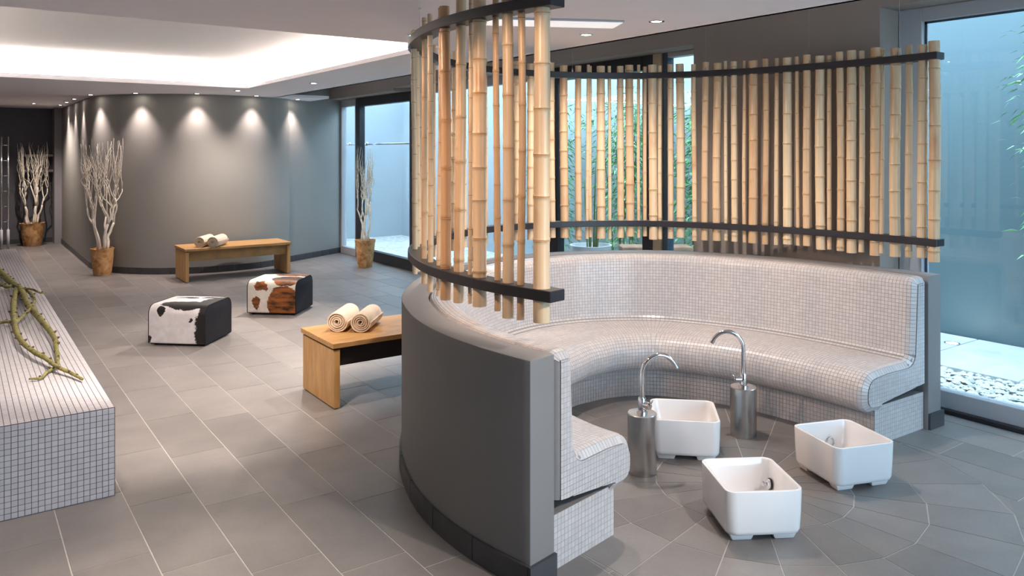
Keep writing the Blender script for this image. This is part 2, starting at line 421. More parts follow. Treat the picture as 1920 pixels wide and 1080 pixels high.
for i, (kd, pieces, full) in enumerate(tiles):
    if i < 300 and seen_area(pieces) > 60:
        allp = [q for p in pieces for q in p]
        org = (sum(q[0] for q in allp)/len(allp), sum(q[1] for q in allp)/len(allp))
        if full:
            if full_me is None:
                full_me = tile_mesh('floor_tile', pieces, org); full_me.materials.append(M('floor_tile'))
            me = full_me
        else:
            me = tile_mesh('floor_tile', pieces, org); me.materials.append(M('floor_tile'))
        o = link('floor_tile', me, None, floor, (org[0], org[1], 0))
    else:
        for p in pieces:
            if area2(p) < 0: p = p[::-1]
            rest.add([(x, y, 0) for x, y in p], [tuple(range(len(p)))])
tag(rest.build('far_floor_tiles', 'floor_tile_far', floor), kind='stuff')

# ---- ceiling: soffit with one raised tray, and a high pocket along the windows
TX0, TX1, TY0, TY1 = -.3, 3.08, 5.22, 10.2   # tray opening
EX = 3.97                                      # soffit edge beside the window pocket
c = MB(); T = .04
def slab(x0, x1, y0, y1, z=ZC): c.box(x0, x1, y0, y1, z, z+T)
slab(-.8, EX, -2.2, TY0); slab(-.8, TX0, TY0, TY1); slab(TX1, EX, TY0, TY1); slab(-.8, EX, TY1, 18.2); slab(EX, 4.72, 11.5, 13.2)
c.box(EX-.04, EX, -2.2, 13.2, ZC, 3.06)
ceiling = struct('ceiling', c, 'paint_ceiling', 'lilac-grey painted ceiling')
c = MB()
CV = .30                                        # cove ledge depth
ZT = 2.87
c.box(TX0-CV, TX1+CV, TY0-.02, TY1+CV, ZT, ZT+.04)
c.box(TX0-CV-.04, TX0-CV, TY0-.02, TY1+CV, ZC+T, ZT); c.box(TX1+CV, TX1+CV+.04, TY0-.02, TY1+CV, ZC+T, ZT)
c.box(TX0-CV, TX1+CV, TY1+CV, TY1+CV+.04, ZC+T, ZT); c.box(TX0-CV, TX1+CV, TY0-.06, TY0-.02, ZC+T, ZT)
tray = c.build('raised_tray', 'paint_tray', ceiling)
c = MB(); c.box(EX-.04, XG+.15, -2.2, 13.2, 3.02, 3.06)
c.build('window_pocket', 'paint_ceiling', ceiling)
def strip(x0, x1, y0, y1):
    t = thing('cove_light', 'long warm white light strip hidden on the %s cove ledge' % ('far' if y1-y0 < 1 else ('right' if x0 > 1 else 'left')), 'cove light', (x0, y0, ZC+T))
    b = MB(); b.box(0, x1-x0, 0, y1-y0, 0, .02); b.build('channel', 'frame_grey', t)
    b = MB(); b.box(.008, x1-x0-.008, .008, y1-y0-.008, .02, .035); b.build('diffuser', 'led_strip', t)
strip(TX0, TX1, TY1+.10, TY1+.15)
strip(TX1+.10, TX1+.15, TY0+.1, TY1)
strip(TX0-.15, TX0-.10, TY0+.1, TY1)

# ---- walls
def wallpoly(name, pts, z0, z1, mat, label, th=.12):
    """vertical sheet with thickness away from the room (left normal is the room side reversed)"""
    m = MB(); n = len(pts); outer = []
    for i, p in enumerate(pts):
        a = pts[max(i-1, 0)]; b = pts[min(i+1, n-1)]
        dx, dy = b[0]-a[0], b[1]-a[1]; l = math.hypot(dx, dy); outer.append((p[0]-dy/l*th, p[1]+dx/l*th))
    for i in range(n-1):
        a, b, a2, b2 = pts[i], pts[i+1], outer[i], outer[i+1]
        vs = [(*a, z0), (*b, z0), (*b2, z0), (*a2, z0), (*a, z1), (*b, z1), (*b2, z1), (*a2, z1)]
        fs = [(0, 1, 5, 4), (2, 3, 7, 6), (4, 5, 6, 7), (0, 3, 2, 1)]
        if i == 0: fs.append((3, 0, 4, 7))
        if i == n-2: fs.append((1, 2, 6, 5))
        m.add(vs, fs)
    me = m.me(name); bm = bmesh.new(); bm.from_mesh(me); bmesh.ops.remove_doubles(bm, verts=bm.verts, dist=1e-5); bm.to_mesh(me); bm.free()
    for p in me.polygons: p.use_smooth = True
    me.set_sharp_from_angle(angle=math.radians(9))
    o = link(name, me, mat); tag(o, label, kind='structure'); return o
# curved far wall: side wall, drum, then an angled flat piece to the window corner
CWX, CWY, CWR = 3.27, 13.26, 1.62
drum = [(CWX+CWR*math.cos(a), CWY+CWR*math.sin(a)) for a in [math.radians(180+i*4) for i in range(0, 33)]]
drum = [p for p in drum if not (p[0] > 4.0 and p[1] > 12.02)]
curve_far = [(1.65, 17.0)] + drum + [(4.26, 12.04), (5.52, 12.74)]
wall_far = wallpoly('wall_far', curve_far, 0, 3.06, 'paint_wall', 'curved grey far wall washed by ceiling spotlights', th=.12)
# baseboard tiles along it
bb = struct('baseboard_far', MB(), 'plinth_tile', 'dark tile skirting along the curved far wall') if False else None
def along(pts):
    L = [0]
    for i in range(1, len(pts)): L.append(L[-1]+math.dist(pts[i-1][:2], pts[i][:2]))
    return L
def at_s(pts, L, s):
    s = max(0, min(L[-1], s)); i = 0
    while i < len(L)-2 and L[i+1] < s: i += 1
    t = (s-L[i])/max(1e-9, L[i+1]-L[i]); a, b = pts[i], pts[i+1]
    return (a[0]+(b[0]-a[0])*t, a[1]+(b[1]-a[1])*t), (b[0]-a[0], b[1]-a[1])
def skirting(name, label, pts, parent, h, out, step, mat='plinth_tile', kind='structure', gap=.003, sub=3):
    L = along(pts); n = int(L[-1]/step); st = L[-1]/n
    root = None
    base = MB()
    for i in range(n):
        m = MB(); ring = []
        for q in range(sub+1):
            p, d = at_s(pts, L, i*st+gap+(st-2*gap)*q/sub); l = math.hypot(*d)
            nx, ny = d[1]/l, -d[0]/l
            ring.append((p, (p[0]+nx*out, p[1]+ny*out)))
        for q in range(sub):
            (a, a2), (b, b2) = ring[q], ring[q+1]
            fs = [(0, 1, 5, 4), (4, 5, 6, 7)]
            fs = [(0, 1, 5, 4), (4, 5, 6, 7), (0, 3, 2, 1)]
            if q == 0: fs.append((3, 0, 4, 7))
            if q == sub-1: fs.append((1, 2, 6, 5))
            m.add([(*a2, 0), (*b2, 0), (*b, 0), (*a, 0), (*a2, h), (*b2, h), (*b, h), (*a, h)], fs)
        m.build('skirting_tile', mat, parent)
cf2 = []
for i in range(len(curve_far)-1):
    cf2.append(curve_far[i])
cf2.append(curve_far[-1])
skirting('baseboard_far', '', cf2, wall_far, .092, .012, .21)

# alcove at the far left
m = MB(); m.box(.55, 1.62, 17.4, 17.52, 0, ZC)
alcove = struct('wall_back', m, 'paint_dark', 'dark alcove wall at the far left')
m = MB(); m.box(.55, 1.62, 17.38, 17.4, 0, .09); m.build('skirting_tile', 'plinth_tile', alcove)
m = MB(); m.box(1.53, 1.66, 16.98, 17.5, 0, ZC)
struct('wall_pillar', m, 'paint_pillar', 'pale grey pillar beside the dark alcove')
m = MB(); m.box(-.8, .62, 16.2, 16.3, 0, ZC); m.box(.55, .62, 16.3, 17.5, 0, ZC)
struct('wall_side', m, 'paint_dark', 'dark wall at the left end of the room')
m = MB(); m.box(-.92, -.8, -2.2, 16.3, 0, 2.95)
struct('wall_left', m, 'paint_wall', 'grey wall on the left')
m = MB(); m.box(-.92, 1.4, -2.32, -2.2, 0, 3.06); m.box(1.4, 5.1, -2.32, -2.2, 2.5, 3.06); m.box(5.1, XG+.15, -2.32, -2.2, 0, 3.06)
struct('wall_near', m, 'paint_wall', 'grey wall behind the viewer')
for i, (zz, lab) in enumerate(((1.64, 'upper brown wall shelf in the dark alcove'), (1.35, 'lower brown wall shelf in the dark alcove'))):
    m = MB(); m.box(1.0, 1.525, 17.14, 17.4, zz, zz+.045)
    tag(m.build('wall_shelf', 'shelf_wood', bevel=.004), lab, 'shelf', 'alcove shelves')

# right wall: pier between the windows, lintels
YR = 2.90; YP = 4.56
m = MB(); m.box(XW, XW+.40, YR, YP, 0, 3.06)
m.box(XW, XW+.40, YP, TY1, 2.667, 3.06)
m.box(XW, XW+.40, TY1, 12.9, 2.62, 3.06)
m.box(XW, XW+.40, -2.2, YR, 2.735, 3.06)
m.box(XW, XW+.40, -2.2, .2, 0, 2.735)
wall_right = struct('wall_right', m, 'paint_pier', 'dark grey wall with tall window openings behind the bamboo screen')

# windows
def frame_bar(parent, name, y0, y1, z0, z1, x0=XG-.04, x1=XG+.05, mat='frame_grey'):
    b = MB(); b.box(x0, x1, y0, y1, z0, z1); return b.build(name, mat, parent, bevel=.004, bseg=1)
def pane(parent, y0, y1, z0, z1):
    b = MB(); b.box(XG+.003, XG+.011, y0, y1, z0, z1); return b.build('pane', 'glass', parent)
def window(name, label):
    o = bpy.data.objects.new(name, None); COL.objects.link(o); tag(o, label, kind='structure'); return o
w = window('window_1', 'tall fixed window with a pale grey frame at the right')
frame_bar(w, 'stile', 2.735, 2.895, 0, 2.735, x1=XG+.06); frame_bar(w, 'stile', .2, .32, 0, 2.735)
frame_bar(w, 'bottom_rail', .32, 2.735, .02, .14); frame_bar(w, 'top_rail', .32, 2.735, 2.64, 2.735)
frame_bar(w, 'track', .2, 2.9, 0, .03, XG-.085, XG-.04, 'frame_dark')
b = MB(); b.box(XG-.004, XG+.002, 2.718, 2.735, .14, 2.64); b.box(XG-.004, XG+.002, .32, 2.735, 2.625, 2.64); b.build('gasket', 'frame_teal', w)
pane(w, .32, 2.735, .14, 2.64)
w = window('window_2', 'narrow window beside the grey wall behind the bamboo')
frame_bar(w, 'stile', YP, YP+.06, 0, 2.667); frame_bar(w, 'stile', 5.09, 5.15, 0, 2.667, mat='frame_teal')
frame_bar(w, 'bottom_rail', YP+.06, 5.09, .0, .12); frame_bar(w, 'top_rail', YP+.06, 5.09, 2.62, 2.667)
pane(w, YP+.06, 5.09, .12, 2.62)
frame_bar(w, 'post', 5.15, 5.26, 0, 2.667, XG-.06, XG+.07, 'post_beige')
def dark_door(name, label, y0, y1, head=2.667):
    d = window(name, label)
    frame_bar(d, 'stile', y0, y0+.15, 0, head, XG-.05, XG+.05, 'frame_dark'); frame_bar(d, 'stile', y1-.15, y1, 0, head, XG-.05, XG+.05, 'frame_dark')
    frame_bar(d, 'top_rail', y0+.15, y1-.15, head-.14, head, XG-.05, XG+.05, 'frame_dark')
    frame_bar(d, 'bottom_rail', y0+.15, y1-.15, 0, .16, XG-.05, XG+.05, 'frame_dark')
    pane(d, y0+.15, y1-.15, .16, head-.14)
    return d
dark_door('door_1', 'glass door with a dark frame behind the bamboo screen', 5.26, 6.86)
w = window('window_3', 'wide window between the two dark glass doors')
frame_bar(w, 'stile', 6.86, 6.93, 0, 2.667); frame_bar(w, 'stile', 9.93, 10.0, 0, 2.62)
frame_bar(w, 'mullion', 8.4, 8.48, 0, 2.667)
for a, bb_ in ((6.93, 8.4), (8.48, 9.93)):
    frame_bar(w, 'bottom_rail', a, bb_, 0, .12); frame_bar(w, 'top_rail', a, bb_, 2.56, 2.667); pane(w, a, bb_, .12, 2.56)
d2 = dark_door('door_2', 'glass door with a dark frame near the far corner', 10.0, 12.03, 2.62)
w = window('window_4', 'slim corner window with a pale frame next to the far wall')
frame_bar(w, 'stile', 12.62, 12.76, 0, 2.62); frame_bar(w, 'stile', 12.03, 12.08, 0, 2.62)
frame_bar(w, 'bottom_rail', 12.08, 12.62, 0, .12); frame_bar(w, 'top_rail', 12.08, 12.62, 2.5, 2.62); pane(w, 12.08, 12.62, .12, 2.5)

w = window('window_added', 'added unseen glazing behind the viewer that lets daylight in')  # glazing added out of view so daylight reaches the near side
for a, b_ in ((1.4, 1.5), (3.2, 3.3), (5.0, 5.1)):
    b = MB(); b.box(a, b_, -2.3, -2.2, 0, 2.5); b.build('stile', 'frame_grey', w, bevel=.004, bseg=1)
for a, b_ in ((1.5, 3.2), (3.3, 5.0)):
    b = MB(); b.box(a, b_, -2.3, -2.2, 0, .1); b.build('bottom_rail', 'frame_grey', w, bevel=.004, bseg=1)
    b = MB(); b.box(a, b_, -2.3, -2.2, 2.42, 2.5); b.build('top_rail', 'frame_grey', w, bevel=.004, bseg=1)
    b = MB(); b.box(a, b_, -2.26, -2.252, .1, 2.42); b.build('pane', 'glass', w)
# ---- the yard outside
YX = 7.75
m = MB(); m.box(XG+.1, YX, -2.2, 15, -.14, -.04); m.box(-6, 12, -9, -2.32, -.14, -.04)  # the unseen ground behind the viewer serves as a daylight reflector
yard = struct('yard_ground', m, 'yard_soil', 'pale ground of the courtyard outside the windows, lightened to bounce daylight in')
m = MB(); m.box(YX, YX+.2, -2, 5.6, -.1, 3.6); struct('yard_wall', m, 'yard_wall_teal', 'smooth blue-green courtyard wall behind the right window')
m = MB(); m.box(YX, YX+.2, 5.6, 15, -.1, 3.4); struct('yard_wall_far', m, 'yard_wall_white', 'pale courtyard wall behind the far windows')
m = MB(); m.box(XG+.1, YX+.2, 14.9, 15.1, -.1, 3.4); m.box(XG+.1, YX+.2, -2.3, -2.1, -.1, 3.4); struct('yard_end_wall', m, 'yard_wall_white', 'pale wall closing the courtyard')
for i in range(7):
    for j in range(2):
        m = MB(); m.box(6.58+j*.585, 6.58+j*.585+.575, .2+i*.8, .2+i*.8+.79, -.04, 0); m.build('paving_slab', 'yard_slab', yard, bevel=.004, bseg=1)
gb = MB(); rg = random.Random(5)
ico = [(0, 0, 1), (.894, 0, .447), (.276, .851, .447), (-.724, .526, .447), (-.724, -.526, .447), (.276, -.851, .447)]
for i in range(5200):
    x = rg.uniform(5.58, 6.56); y = rg.uniform(.9, 4.4); r = rg.uniform(.012, .03); a = rg.uniform(0, 6.3); sx = rg.uniform(.8, 1.5)
    ca, sa = math.cos(a), math.sin(a); z0 = rg.uniform(-.05, -.03)
    gb.add([(x+(px*sx*ca-py*sa)*r, y+(px*sx*sa+py*ca)*r, z0+pz*r*.9+.01) for px, py, pz in ico],
           [(0, 1, 2), (0, 2, 3), (0, 3, 4), (0, 4, 5), (0, 5, 1)])
g = gb.build('gravel', 'pebble'); tag(g, 'white pebble bed outside the right window', 'gravel', kind='stuff')

# ================================================================== the round foot-bath seat
def catmull(P, n=24):
    out = []
    P = [Vector((*p, 0)) for p in P]
    P = [P[0]*2-P[1]] + P + [P[-1]*2-P[-2]]
    for i in range(1, len(P)-2):
        for k in range(n):
            t = k/n; a, b, c_, d = P[i-1], P[i], P[i+1], P[i+2]
            out.append(((b*2)+(c_-a)*t+(a*2-b*5+c_*4-d)*t*t+(-a+b*3-c_*3+d)*t**3)*.5)
    out.append(P[-2]); return [(p.x, p.y) for p in out]
WC = [(1.862, 2.485), (1.822, 2.70), (1.803, 3.00), (1.826, 3.28), (1.90, 3.58), (2.09, 4.02), (2.48, 4.50), (2.95, 4.81), (3.42, 4.93), (3.90, 4.89),
      (4.35, 4.68), (4.66, 4.42), (4.88, 4.03), (5.03, 3.60), (5.105, 3.15), (5.13, 2.75), (5.125, 2.47)]
raw = catmull(WC); RL = along(raw)
for it in range(2):       # even spacing, lightly smoothed
    N = 400; raw = [at_s(raw, RL, RL[-1]*i/N)[0] for i in range(N+1)]; RL = along(raw)
    sm = [raw[0]]
    for i in range(1, N): 
        w0 = 6; a = raw[max(0, i-w0):i+w0+1]; 
        k = min(i, N-i, w0); a = raw[i-k:i+k+1]
        sm.append((sum(q[0] for q in a)/len(a), sum(q[1] for q in a)/len(a)))
    sm.append(raw[-1]); raw = sm; RL = along(raw)
WL = RL[-1]
def wpt(s, d):
    """point on the plan at arc position s (0..1), offset d inwards from the outer wall face"""
    p, t = at_s(raw, RL, s*WL); p2, t2 = at_s(raw, RL, min(WL, s*WL+.05)); p1, t1 = at_s(raw, RL, max(0, s*WL-.05))
    tx, ty = p2[0]-p1[0], p2[1]-p1[1]; l = math.hypot(tx, ty)
    return (p[0]+ty/l*d, p[1]-tx/l*d)
def zt(s): return .915+.05*s
def kd(s):
    pts = [(0, .90), (.18, .98), (.42, 1.24), (.52, 1.22), (.66, 1.12), (.85, 1.04), (1, 1.04)]
    for (a, u), (b, v) in zip(pts, pts[1:]):
        if s <= b:
            t = (s-a)/(b-a); t = t*t*(3-2*t); return u+(v-u)*t
    return pts[-1][1]
NS = 150
# -- low wall
pw = thing('partition_wall', 'low curved dark grey wall wrapping the tiled seat, dark tile foot', 'partition wall', (1.8, 3.0, 0))
m = MB(); b0 = 0
for i in range(NS+1):
    s = i/NS
    for d, z in ((0, 0), (0, zt(s)), (.15, zt(s)), (.15, 0)):
        x, y = wpt(s, d); m.v.append((x-1.8, y-3.0, z))
for i in range(NS):
    for q in range(3): m.f.append((i*4+q, i*4+q+1, (i+1)*4+q+1, (i+1)*4+q)); m.mi.append(0)
m.f.append((3, 2, 1, 0)); e = NS*4; m.f.append((e, e+1, e+2, e+3)); m.mi += [0, 0]
wb = m.build('wall_body', 'paint_partition', pw, bevel=.006, bseg=2)
outer_line = [(wpt(i/200, 0)[0]-1.8, wpt(i/200, 0)[1]-3.0) for i in range(200, -1, -1)]
# outward is to the right of travel when going backwards; skirting() offsets to the right
skirting('plinth', '', outer_line, pw, .10, .014, .33)
for s in (0, 1):
    a = wpt(s, -.014); c_ = wpt(s, .15); dx, dy = c_[0]-a[0], c_[1]-a[1]; l = math.hypot(dx, dy)
    sg = 1 if s == 0 else -1
    nx, ny = (dy/l*.014*sg, -dx/l*.014*sg)
    m = MB(); m.prism([(p[0]-1.8, p[1]-3.0) for p in ((a[0], a[1]), (c_[0], c_[1]), (c_[0]+nx, c_[1]+ny), (a[0]+nx, a[1]+ny))], 0, .10); m.build('skirting_tile', 'plinth_tile', pw)

# -- seat profile (d from outer face, z) : nominal depth, scaled by kd(s)
def rounded(pts, n=5):
    """pts: (x, y, r); returns polyline with arcs at corners"""
    out = []
    for i in range(len(pts)):
        x, y, r = pts[i]
        if i in (0, len(pts)-1) or r == 0: out.append(Vector((x, y))); continue
        p = Vector((x, y)); a = Vector(pts[i-1][:2])-p; b = Vector(pts[i+1][:2])-p
        la, lb = a.length, b.length; a.normalize(); b.normalize()
        ang = a.angle(b); tl = min(r/math.tan(ang/2), la*.49, lb*.49); rr = tl*math.tan(ang/2)
        c0 = p+(a+b).normalized()*(rr/math.sin(ang/2))
        p0 = p+a*tl; p1 = p+b*tl; v0 = p0-c0; v1 = p1-c0
        th = v0.angle(v1); sg = 1 if v0.x*v1.y-v0.y*v1.x > 0 else -1
        for k in range(n+1):
            q = sg*th*k/n; out.append(c0+Vector((v0.x*math.cos(q)-v0.y*math.sin(q), v0.x*math.sin(q)+v0.y*math.cos(q))))
    return out
PROF = rounded([(.156, .30, 0), (.156, .955, .03), (.302, .955, .05), (.328, .46, .045), (.58, .462, .2), (.81, .445, .125), (.81, .215, .09), (.62, .205, .02), (.60, .235, 0)], 7)
PROF = [(p.x, p.y) for p in PROF]
def prof_pt(s, d, z, inset=0):
    """profile point -> world, with height and depth variation"""
    k = kd(s); dd = .156+(d-.156)*((k*.70-.156+.0)/(.70-.156)) if d > .156 else d
    zz = z+(zt(s)+.0-.955)*max(0, min(1, (z-.5)/.45))
    x, y = wpt(s, dd); return (x, y, zz)
def densify(P, step):
    L = along(P); n = max(1, round(L[-1]/step)); return [at_s(P, L, L[-1]*i/n)[0] for i in range(n+1)]
sofa = thing('mosaic_sofa', 'curved bench seat covered in pale grey mosaic tiles', 'bench seat', (3.45, 4.2, 0))
OX, OY = 3.45, 4.2
PT = .0235                       # mosaic pitch
# underlying grout body
m = MB(); PB = densify(PROF, .03); nb = len(PB)
SE = .0035
endr = .052
# end rounding: stations near the ends with inset profile
cen = (.42, .50)
def inset_prof(P, amt):
    out = []
    for i, p in enumerate(P):
        a = P[max(0, i-1)]; b = P[min(len(P)-1, i+1)]
        tx, ty = b[0]-a[0], b[1]-a[1]; l = math.hypot(tx, ty) or 1
        out.append((p[0]+ty/l*amt, p[1]-tx/l*amt))
    return out
stations = []
for q in range(5):
    a = PI/2*q/5; stations.append((endr*(1-math.sin(a))*0+endr*(1-math.sin(a)) and endr*(1-math.cos(PI/2-a)) or 0, 0))
stations = []
for q in range(6):
    a = PI/2*q/5; stations.append((endr*(1-math.sin(a))/1.0, endr*(1-math.cos(a))))   # (inset, arc distance)
seq = [(dist_/WL, ins) for ins, dist_ in stations]
seq += [(i/NS, 0) for i in range(1, NS) if endr*1.05/WL < i/NS < 1-endr*1.05/WL]
seq += [(1-s, ins) for s, ins in seq[5::-1]]
for s, ins in seq:
    for d, z in inset_prof(PB, ins+(.0015 if ins < 1e-6 else .007)):
        x, y, zz = prof_pt(s, d, z); m.v.append((x-OX, y-OY, zz))
for i in range(len(seq)-1):
    for q in range(nb): 
        q2 = (q+1) % nb
        m.f.append((i*nb+q, i*nb+q2, (i+1)*nb+q2, (i+1)*nb+q)); m.mi.append(0)
m.f.append(tuple(range(nb-1, -1, -1))); e = (len(seq)-1)*nb; m.f.append(tuple(e+q for q in range(nb))); m.mi += [0, 0]
m.build('seat_body', 'mosaic_grout', sofa, smooth=True, angle=50)
# tiles on the sweep: a zone per part of the profile so that the tiles stay square
tl = MB(); G = .0015
LP = along(PROF)
def tile_quad(corn, thick=.0012):
    """corn: 4 points (outer surface)"""
    a, b, c_, d = [Vector(p) for p in corn]
    nrm = (c_-a).cross(d-b); 
    if nrm.length < 1e-9: return
    nrm.normalize(); o4 = [p-nrm*(thick+.001) for p in (a, b, c_, d)]
    mid = (a+b+c_+d)/4
    ins = [p+(mid-p)*.05 for p in (a, b, c_, d)]
    tl.add([*(p-nrm*.0004 for p in ins), *o4], [(0, 1, 2, 3), (4, 5, 1, 0), (5, 6, 2, 1), (6, 7, 3, 2), (7, 4, 0, 3)])
def end_inset(s):
    l = min(s, 1-s)*WL
    return endr*(1-math.sqrt(max(0, 1-(1-l/endr)**2))) if l < endr else 0
# zone limits by profile arc-length
i_crease = min(range(len(PROF)), key=lambda i: math.dist(PROF[i], (.345, .50)))
i_front = min(range(len(PROF)), key=lambda i: math.dist(PROF[i], (.70, .455)))
zones = [(PROF[2:i_crease+1], .30), (PROF[i_crease:i_front+1], .52), (PROF[i_front:-1], .80)]
e0 = .0012/WL
for Z, dref in zones:
    ZP = densify(Z, PT); LZ = along(Z)
    # arc length at dref
    arc = sum(math.dist(prof_pt(i/80, dref, .5)[:2], prof_pt((i+1)/80, dref, .5)[:2]) for i in range(80))
    ncol = round(arc/PT)
    g1 = G
    cum = [0]
    for i in range(240): cum.append(cum[-1]+math.dist(prof_pt(e0+(1-2*e0)*i/240, dref, .5)[:2], prof_pt(e0+(1-2*e0)*(i+1)/240, dref, .5)[:2]))
    def s_of(l):
        l = max(0, min(cum[-1], l)); lo = 0
        import bisect
        lo = min(239, max(0, bisect.bisect_right(cum, l)-1)); t = (l-cum[lo])/(cum[lo+1]-cum[lo]); return e0+(1-2*e0)*(lo+t)/240
    st = cum[-1]/ncol
    cols = [(s_of(i*st+G/2), s_of((i+1)*st-G/2)) for i in range(ncol)]
    nz = len(ZP)-1
    rows = []
    for r in range(nz):
        a, b = ZP[r], ZP[r+1]; l = math.dist(a, b); u = G/2/l
        rows.append(((a[0]+(b[0]-a[0])*u, a[1]+(b[1]-a[1])*u), (b[0]-(b[0]-a[0])*u, b[1]-(b[1]-a[1])*u)))
    nrm_ = inset_prof(ZP, 1.0); nrm_ = [(q[0]-p[0], q[1]-p[1]) for p, q in zip(ZP, nrm_)]
    for s0, s1 in cols:
        i0, i1 = end_inset(s0), end_inset(s1)
        for r, (p0, p1) in enumerate(rows):
            if i0 or i1:
                n0, n1 = nrm_[r], nrm_[r+1]
                A = prof_pt(s0, p0[0]+n0[0]*i0, p0[1]+n0[1]*i0); B = prof_pt(s1, p0[0]+n0[0]*i1, p0[1]+n0[1]*i1)
                C_ = prof_pt(s1, p1[0]+n1[0]*i1, p1[1]+n1[1]*i1); D_ = prof_pt(s0, p1[0]+n1[0]*i0, p1[1]+n1[1]*i0)
                tile_quad([(q[0]-OX, q[1]-OY, q[2]) for q in (A, D_, C_, B)]); continue
            A = prof_pt(s0, *p0); B = prof_pt(s1, *p0); C_ = prof_pt(s1, *p1); D_ = prof_pt(s0, *p1)
            tile_quad([(q[0]-OX, q[1]-OY, q[2]) for q in (A, D_, C_, B)])
# end cap tiles
def clip_sq(poly, x0, x1, y0, y1):
    for ax, lim, keep in ((0, x0, 1), (0, x1, -1), (1, y0, 1), (1, y1, -1)):
        res = []; n = len(poly)
        for i in range(n):
            p, q = poly[i], poly[(i+1) % n]; sp = (p[ax]-lim)*keep; sq = (q[ax]-lim)*keep
            if sp >= 0: res.append(p)
            if (sp > 0 and sq < 0) or (sp < 0 and sq > 0):
                t = sp/(sp-sq); res.append((p[0]+(q[0]-p[0])*t, p[1]+(q[1]-p[1])*t))
        poly = res
        if len(poly) < 3: return []
    return poly
capP = inset_prof(PROF, endr*.77)
for s, sg in ((0, 1), (1, -1)):
    x0 = .17
    while x0 < .83:
        y0 = .20
        while y0 < .96:
            q = clip_sq(capP, x0+G/2, x0+PT-G/2, y0+G/2, y0+PT-G/2)
            if len(q) > 2 and abs(area2(q)) > 3e-5:
                if area2(q)*sg < 0: q = q[::-1]
                a = wpt(s, 0); b = wpt(s, 1); ux, uy = b[0]-a[0], b[1]-a[1]
                nx, ny = (uy*.0012, -ux*.0012) if s == 0 else (-uy*.0012, ux*.0012)
                vs = []
                for d, z in q:
                    p = prof_pt(s, d, z); vs.append((p[0]-OX+nx, p[1]-OY+ny, p[2]))
                tl.add(vs, [tuple(range(len(q)))])
            y0 += PT
        x0 += PT
tag(tl.build('mosaic_tiles', 'mosaic', sofa), 'pale grey glossy mosaic tiles', kind='stuff')
# base
bs = MB(); btl = tl = MB()
BD = .665; BH = .232
def base_pt(s, d, z):
    return prof_pt(s, d, 0)[:2]+(z,)
EB = .03/WL
nbse = 120
for i in range(nbse+1):
    s = EB+(1-2*EB)*i/nbse
    for d, z in ((.156, 0), (.156, BH), (BD, BH), (BD, 0)):
        x, y, zz = base_pt(s, d, z); bs.v.append((x-OX, y-OY, zz))
for i in range(nbse):
    for q in range(4): q2 = (q+1) % 4; bs.f.append((i*4+q, i*4+q2, (i+1)*4+q2, (i+1)*4+q)); bs.mi.append(0)
bs.f.append((3, 2, 1, 0)); e = nbse*4; bs.f.append((e, e+1, e+2, e+3)); bs.mi += [0, 0]
bs.build('base_body', 'mosaic_grout', sofa)
arcb = [base_pt(EB+(1-2*EB)*i/240, BD+.0015, 0) for i in range(241)]; LB = along(arcb); nc = round(LB[-1]/PT); st = LB[-1]/nc
nr = 9; rh = BH/nr
for i in range(nc):
    p, _ = at_s(arcb, LB, i*st+G/2); q, _ = at_s(arcb, LB, (i+1)*st-G/2)
    for r in range(nr):
        z0, z1 = r*rh+G/2, (r+1)*rh-G/2
        tile_quad([(p[0]-OX, p[1]-OY, z0), (p[0]-OX, p[1]-OY, z1), (q[0]-OX, q[1]-OY, z1), (q[0]-OX, q[1]-OY, z0)])
for s, sg in ((EB, 1), (1-EB, -1)):
    a = base_pt(s, .156, 0); b = base_pt(s, BD, 0); l = math.dist(a[:2], b[:2]); n = round(l/PT)
    ux, uy = (b[0]-a[0])/l, (b[1]-a[1])/l; nx, ny = (uy*.0015*sg, -ux*.0015*sg)
    for i in range(n):
        for r in range(nr):
            l0, l1 = i*l/n+G/2, (i+1)*l/n-G/2; z0, z1 = r*rh+G/2, (r+1)*rh-G/2
            c4 = [(a[0]+ux*l0+nx-OX, a[1]+uy*l0+ny-OY, z0), (a[0]+ux*l1+nx-OX, a[1]+uy*l1+ny-OY, z0), (a[0]+ux*l1+nx-OX, a[1]+uy*l1+ny-OY, z1), (a[0]+ux*l0+nx-OX, a[1]+uy*l0+ny-OY, z1)]
            tile_quad(c4 if sg > 0 else c4[::-1])
tag(btl.build('base_mosaic_tiles', 'mosaic', sofa), kind='stuff')

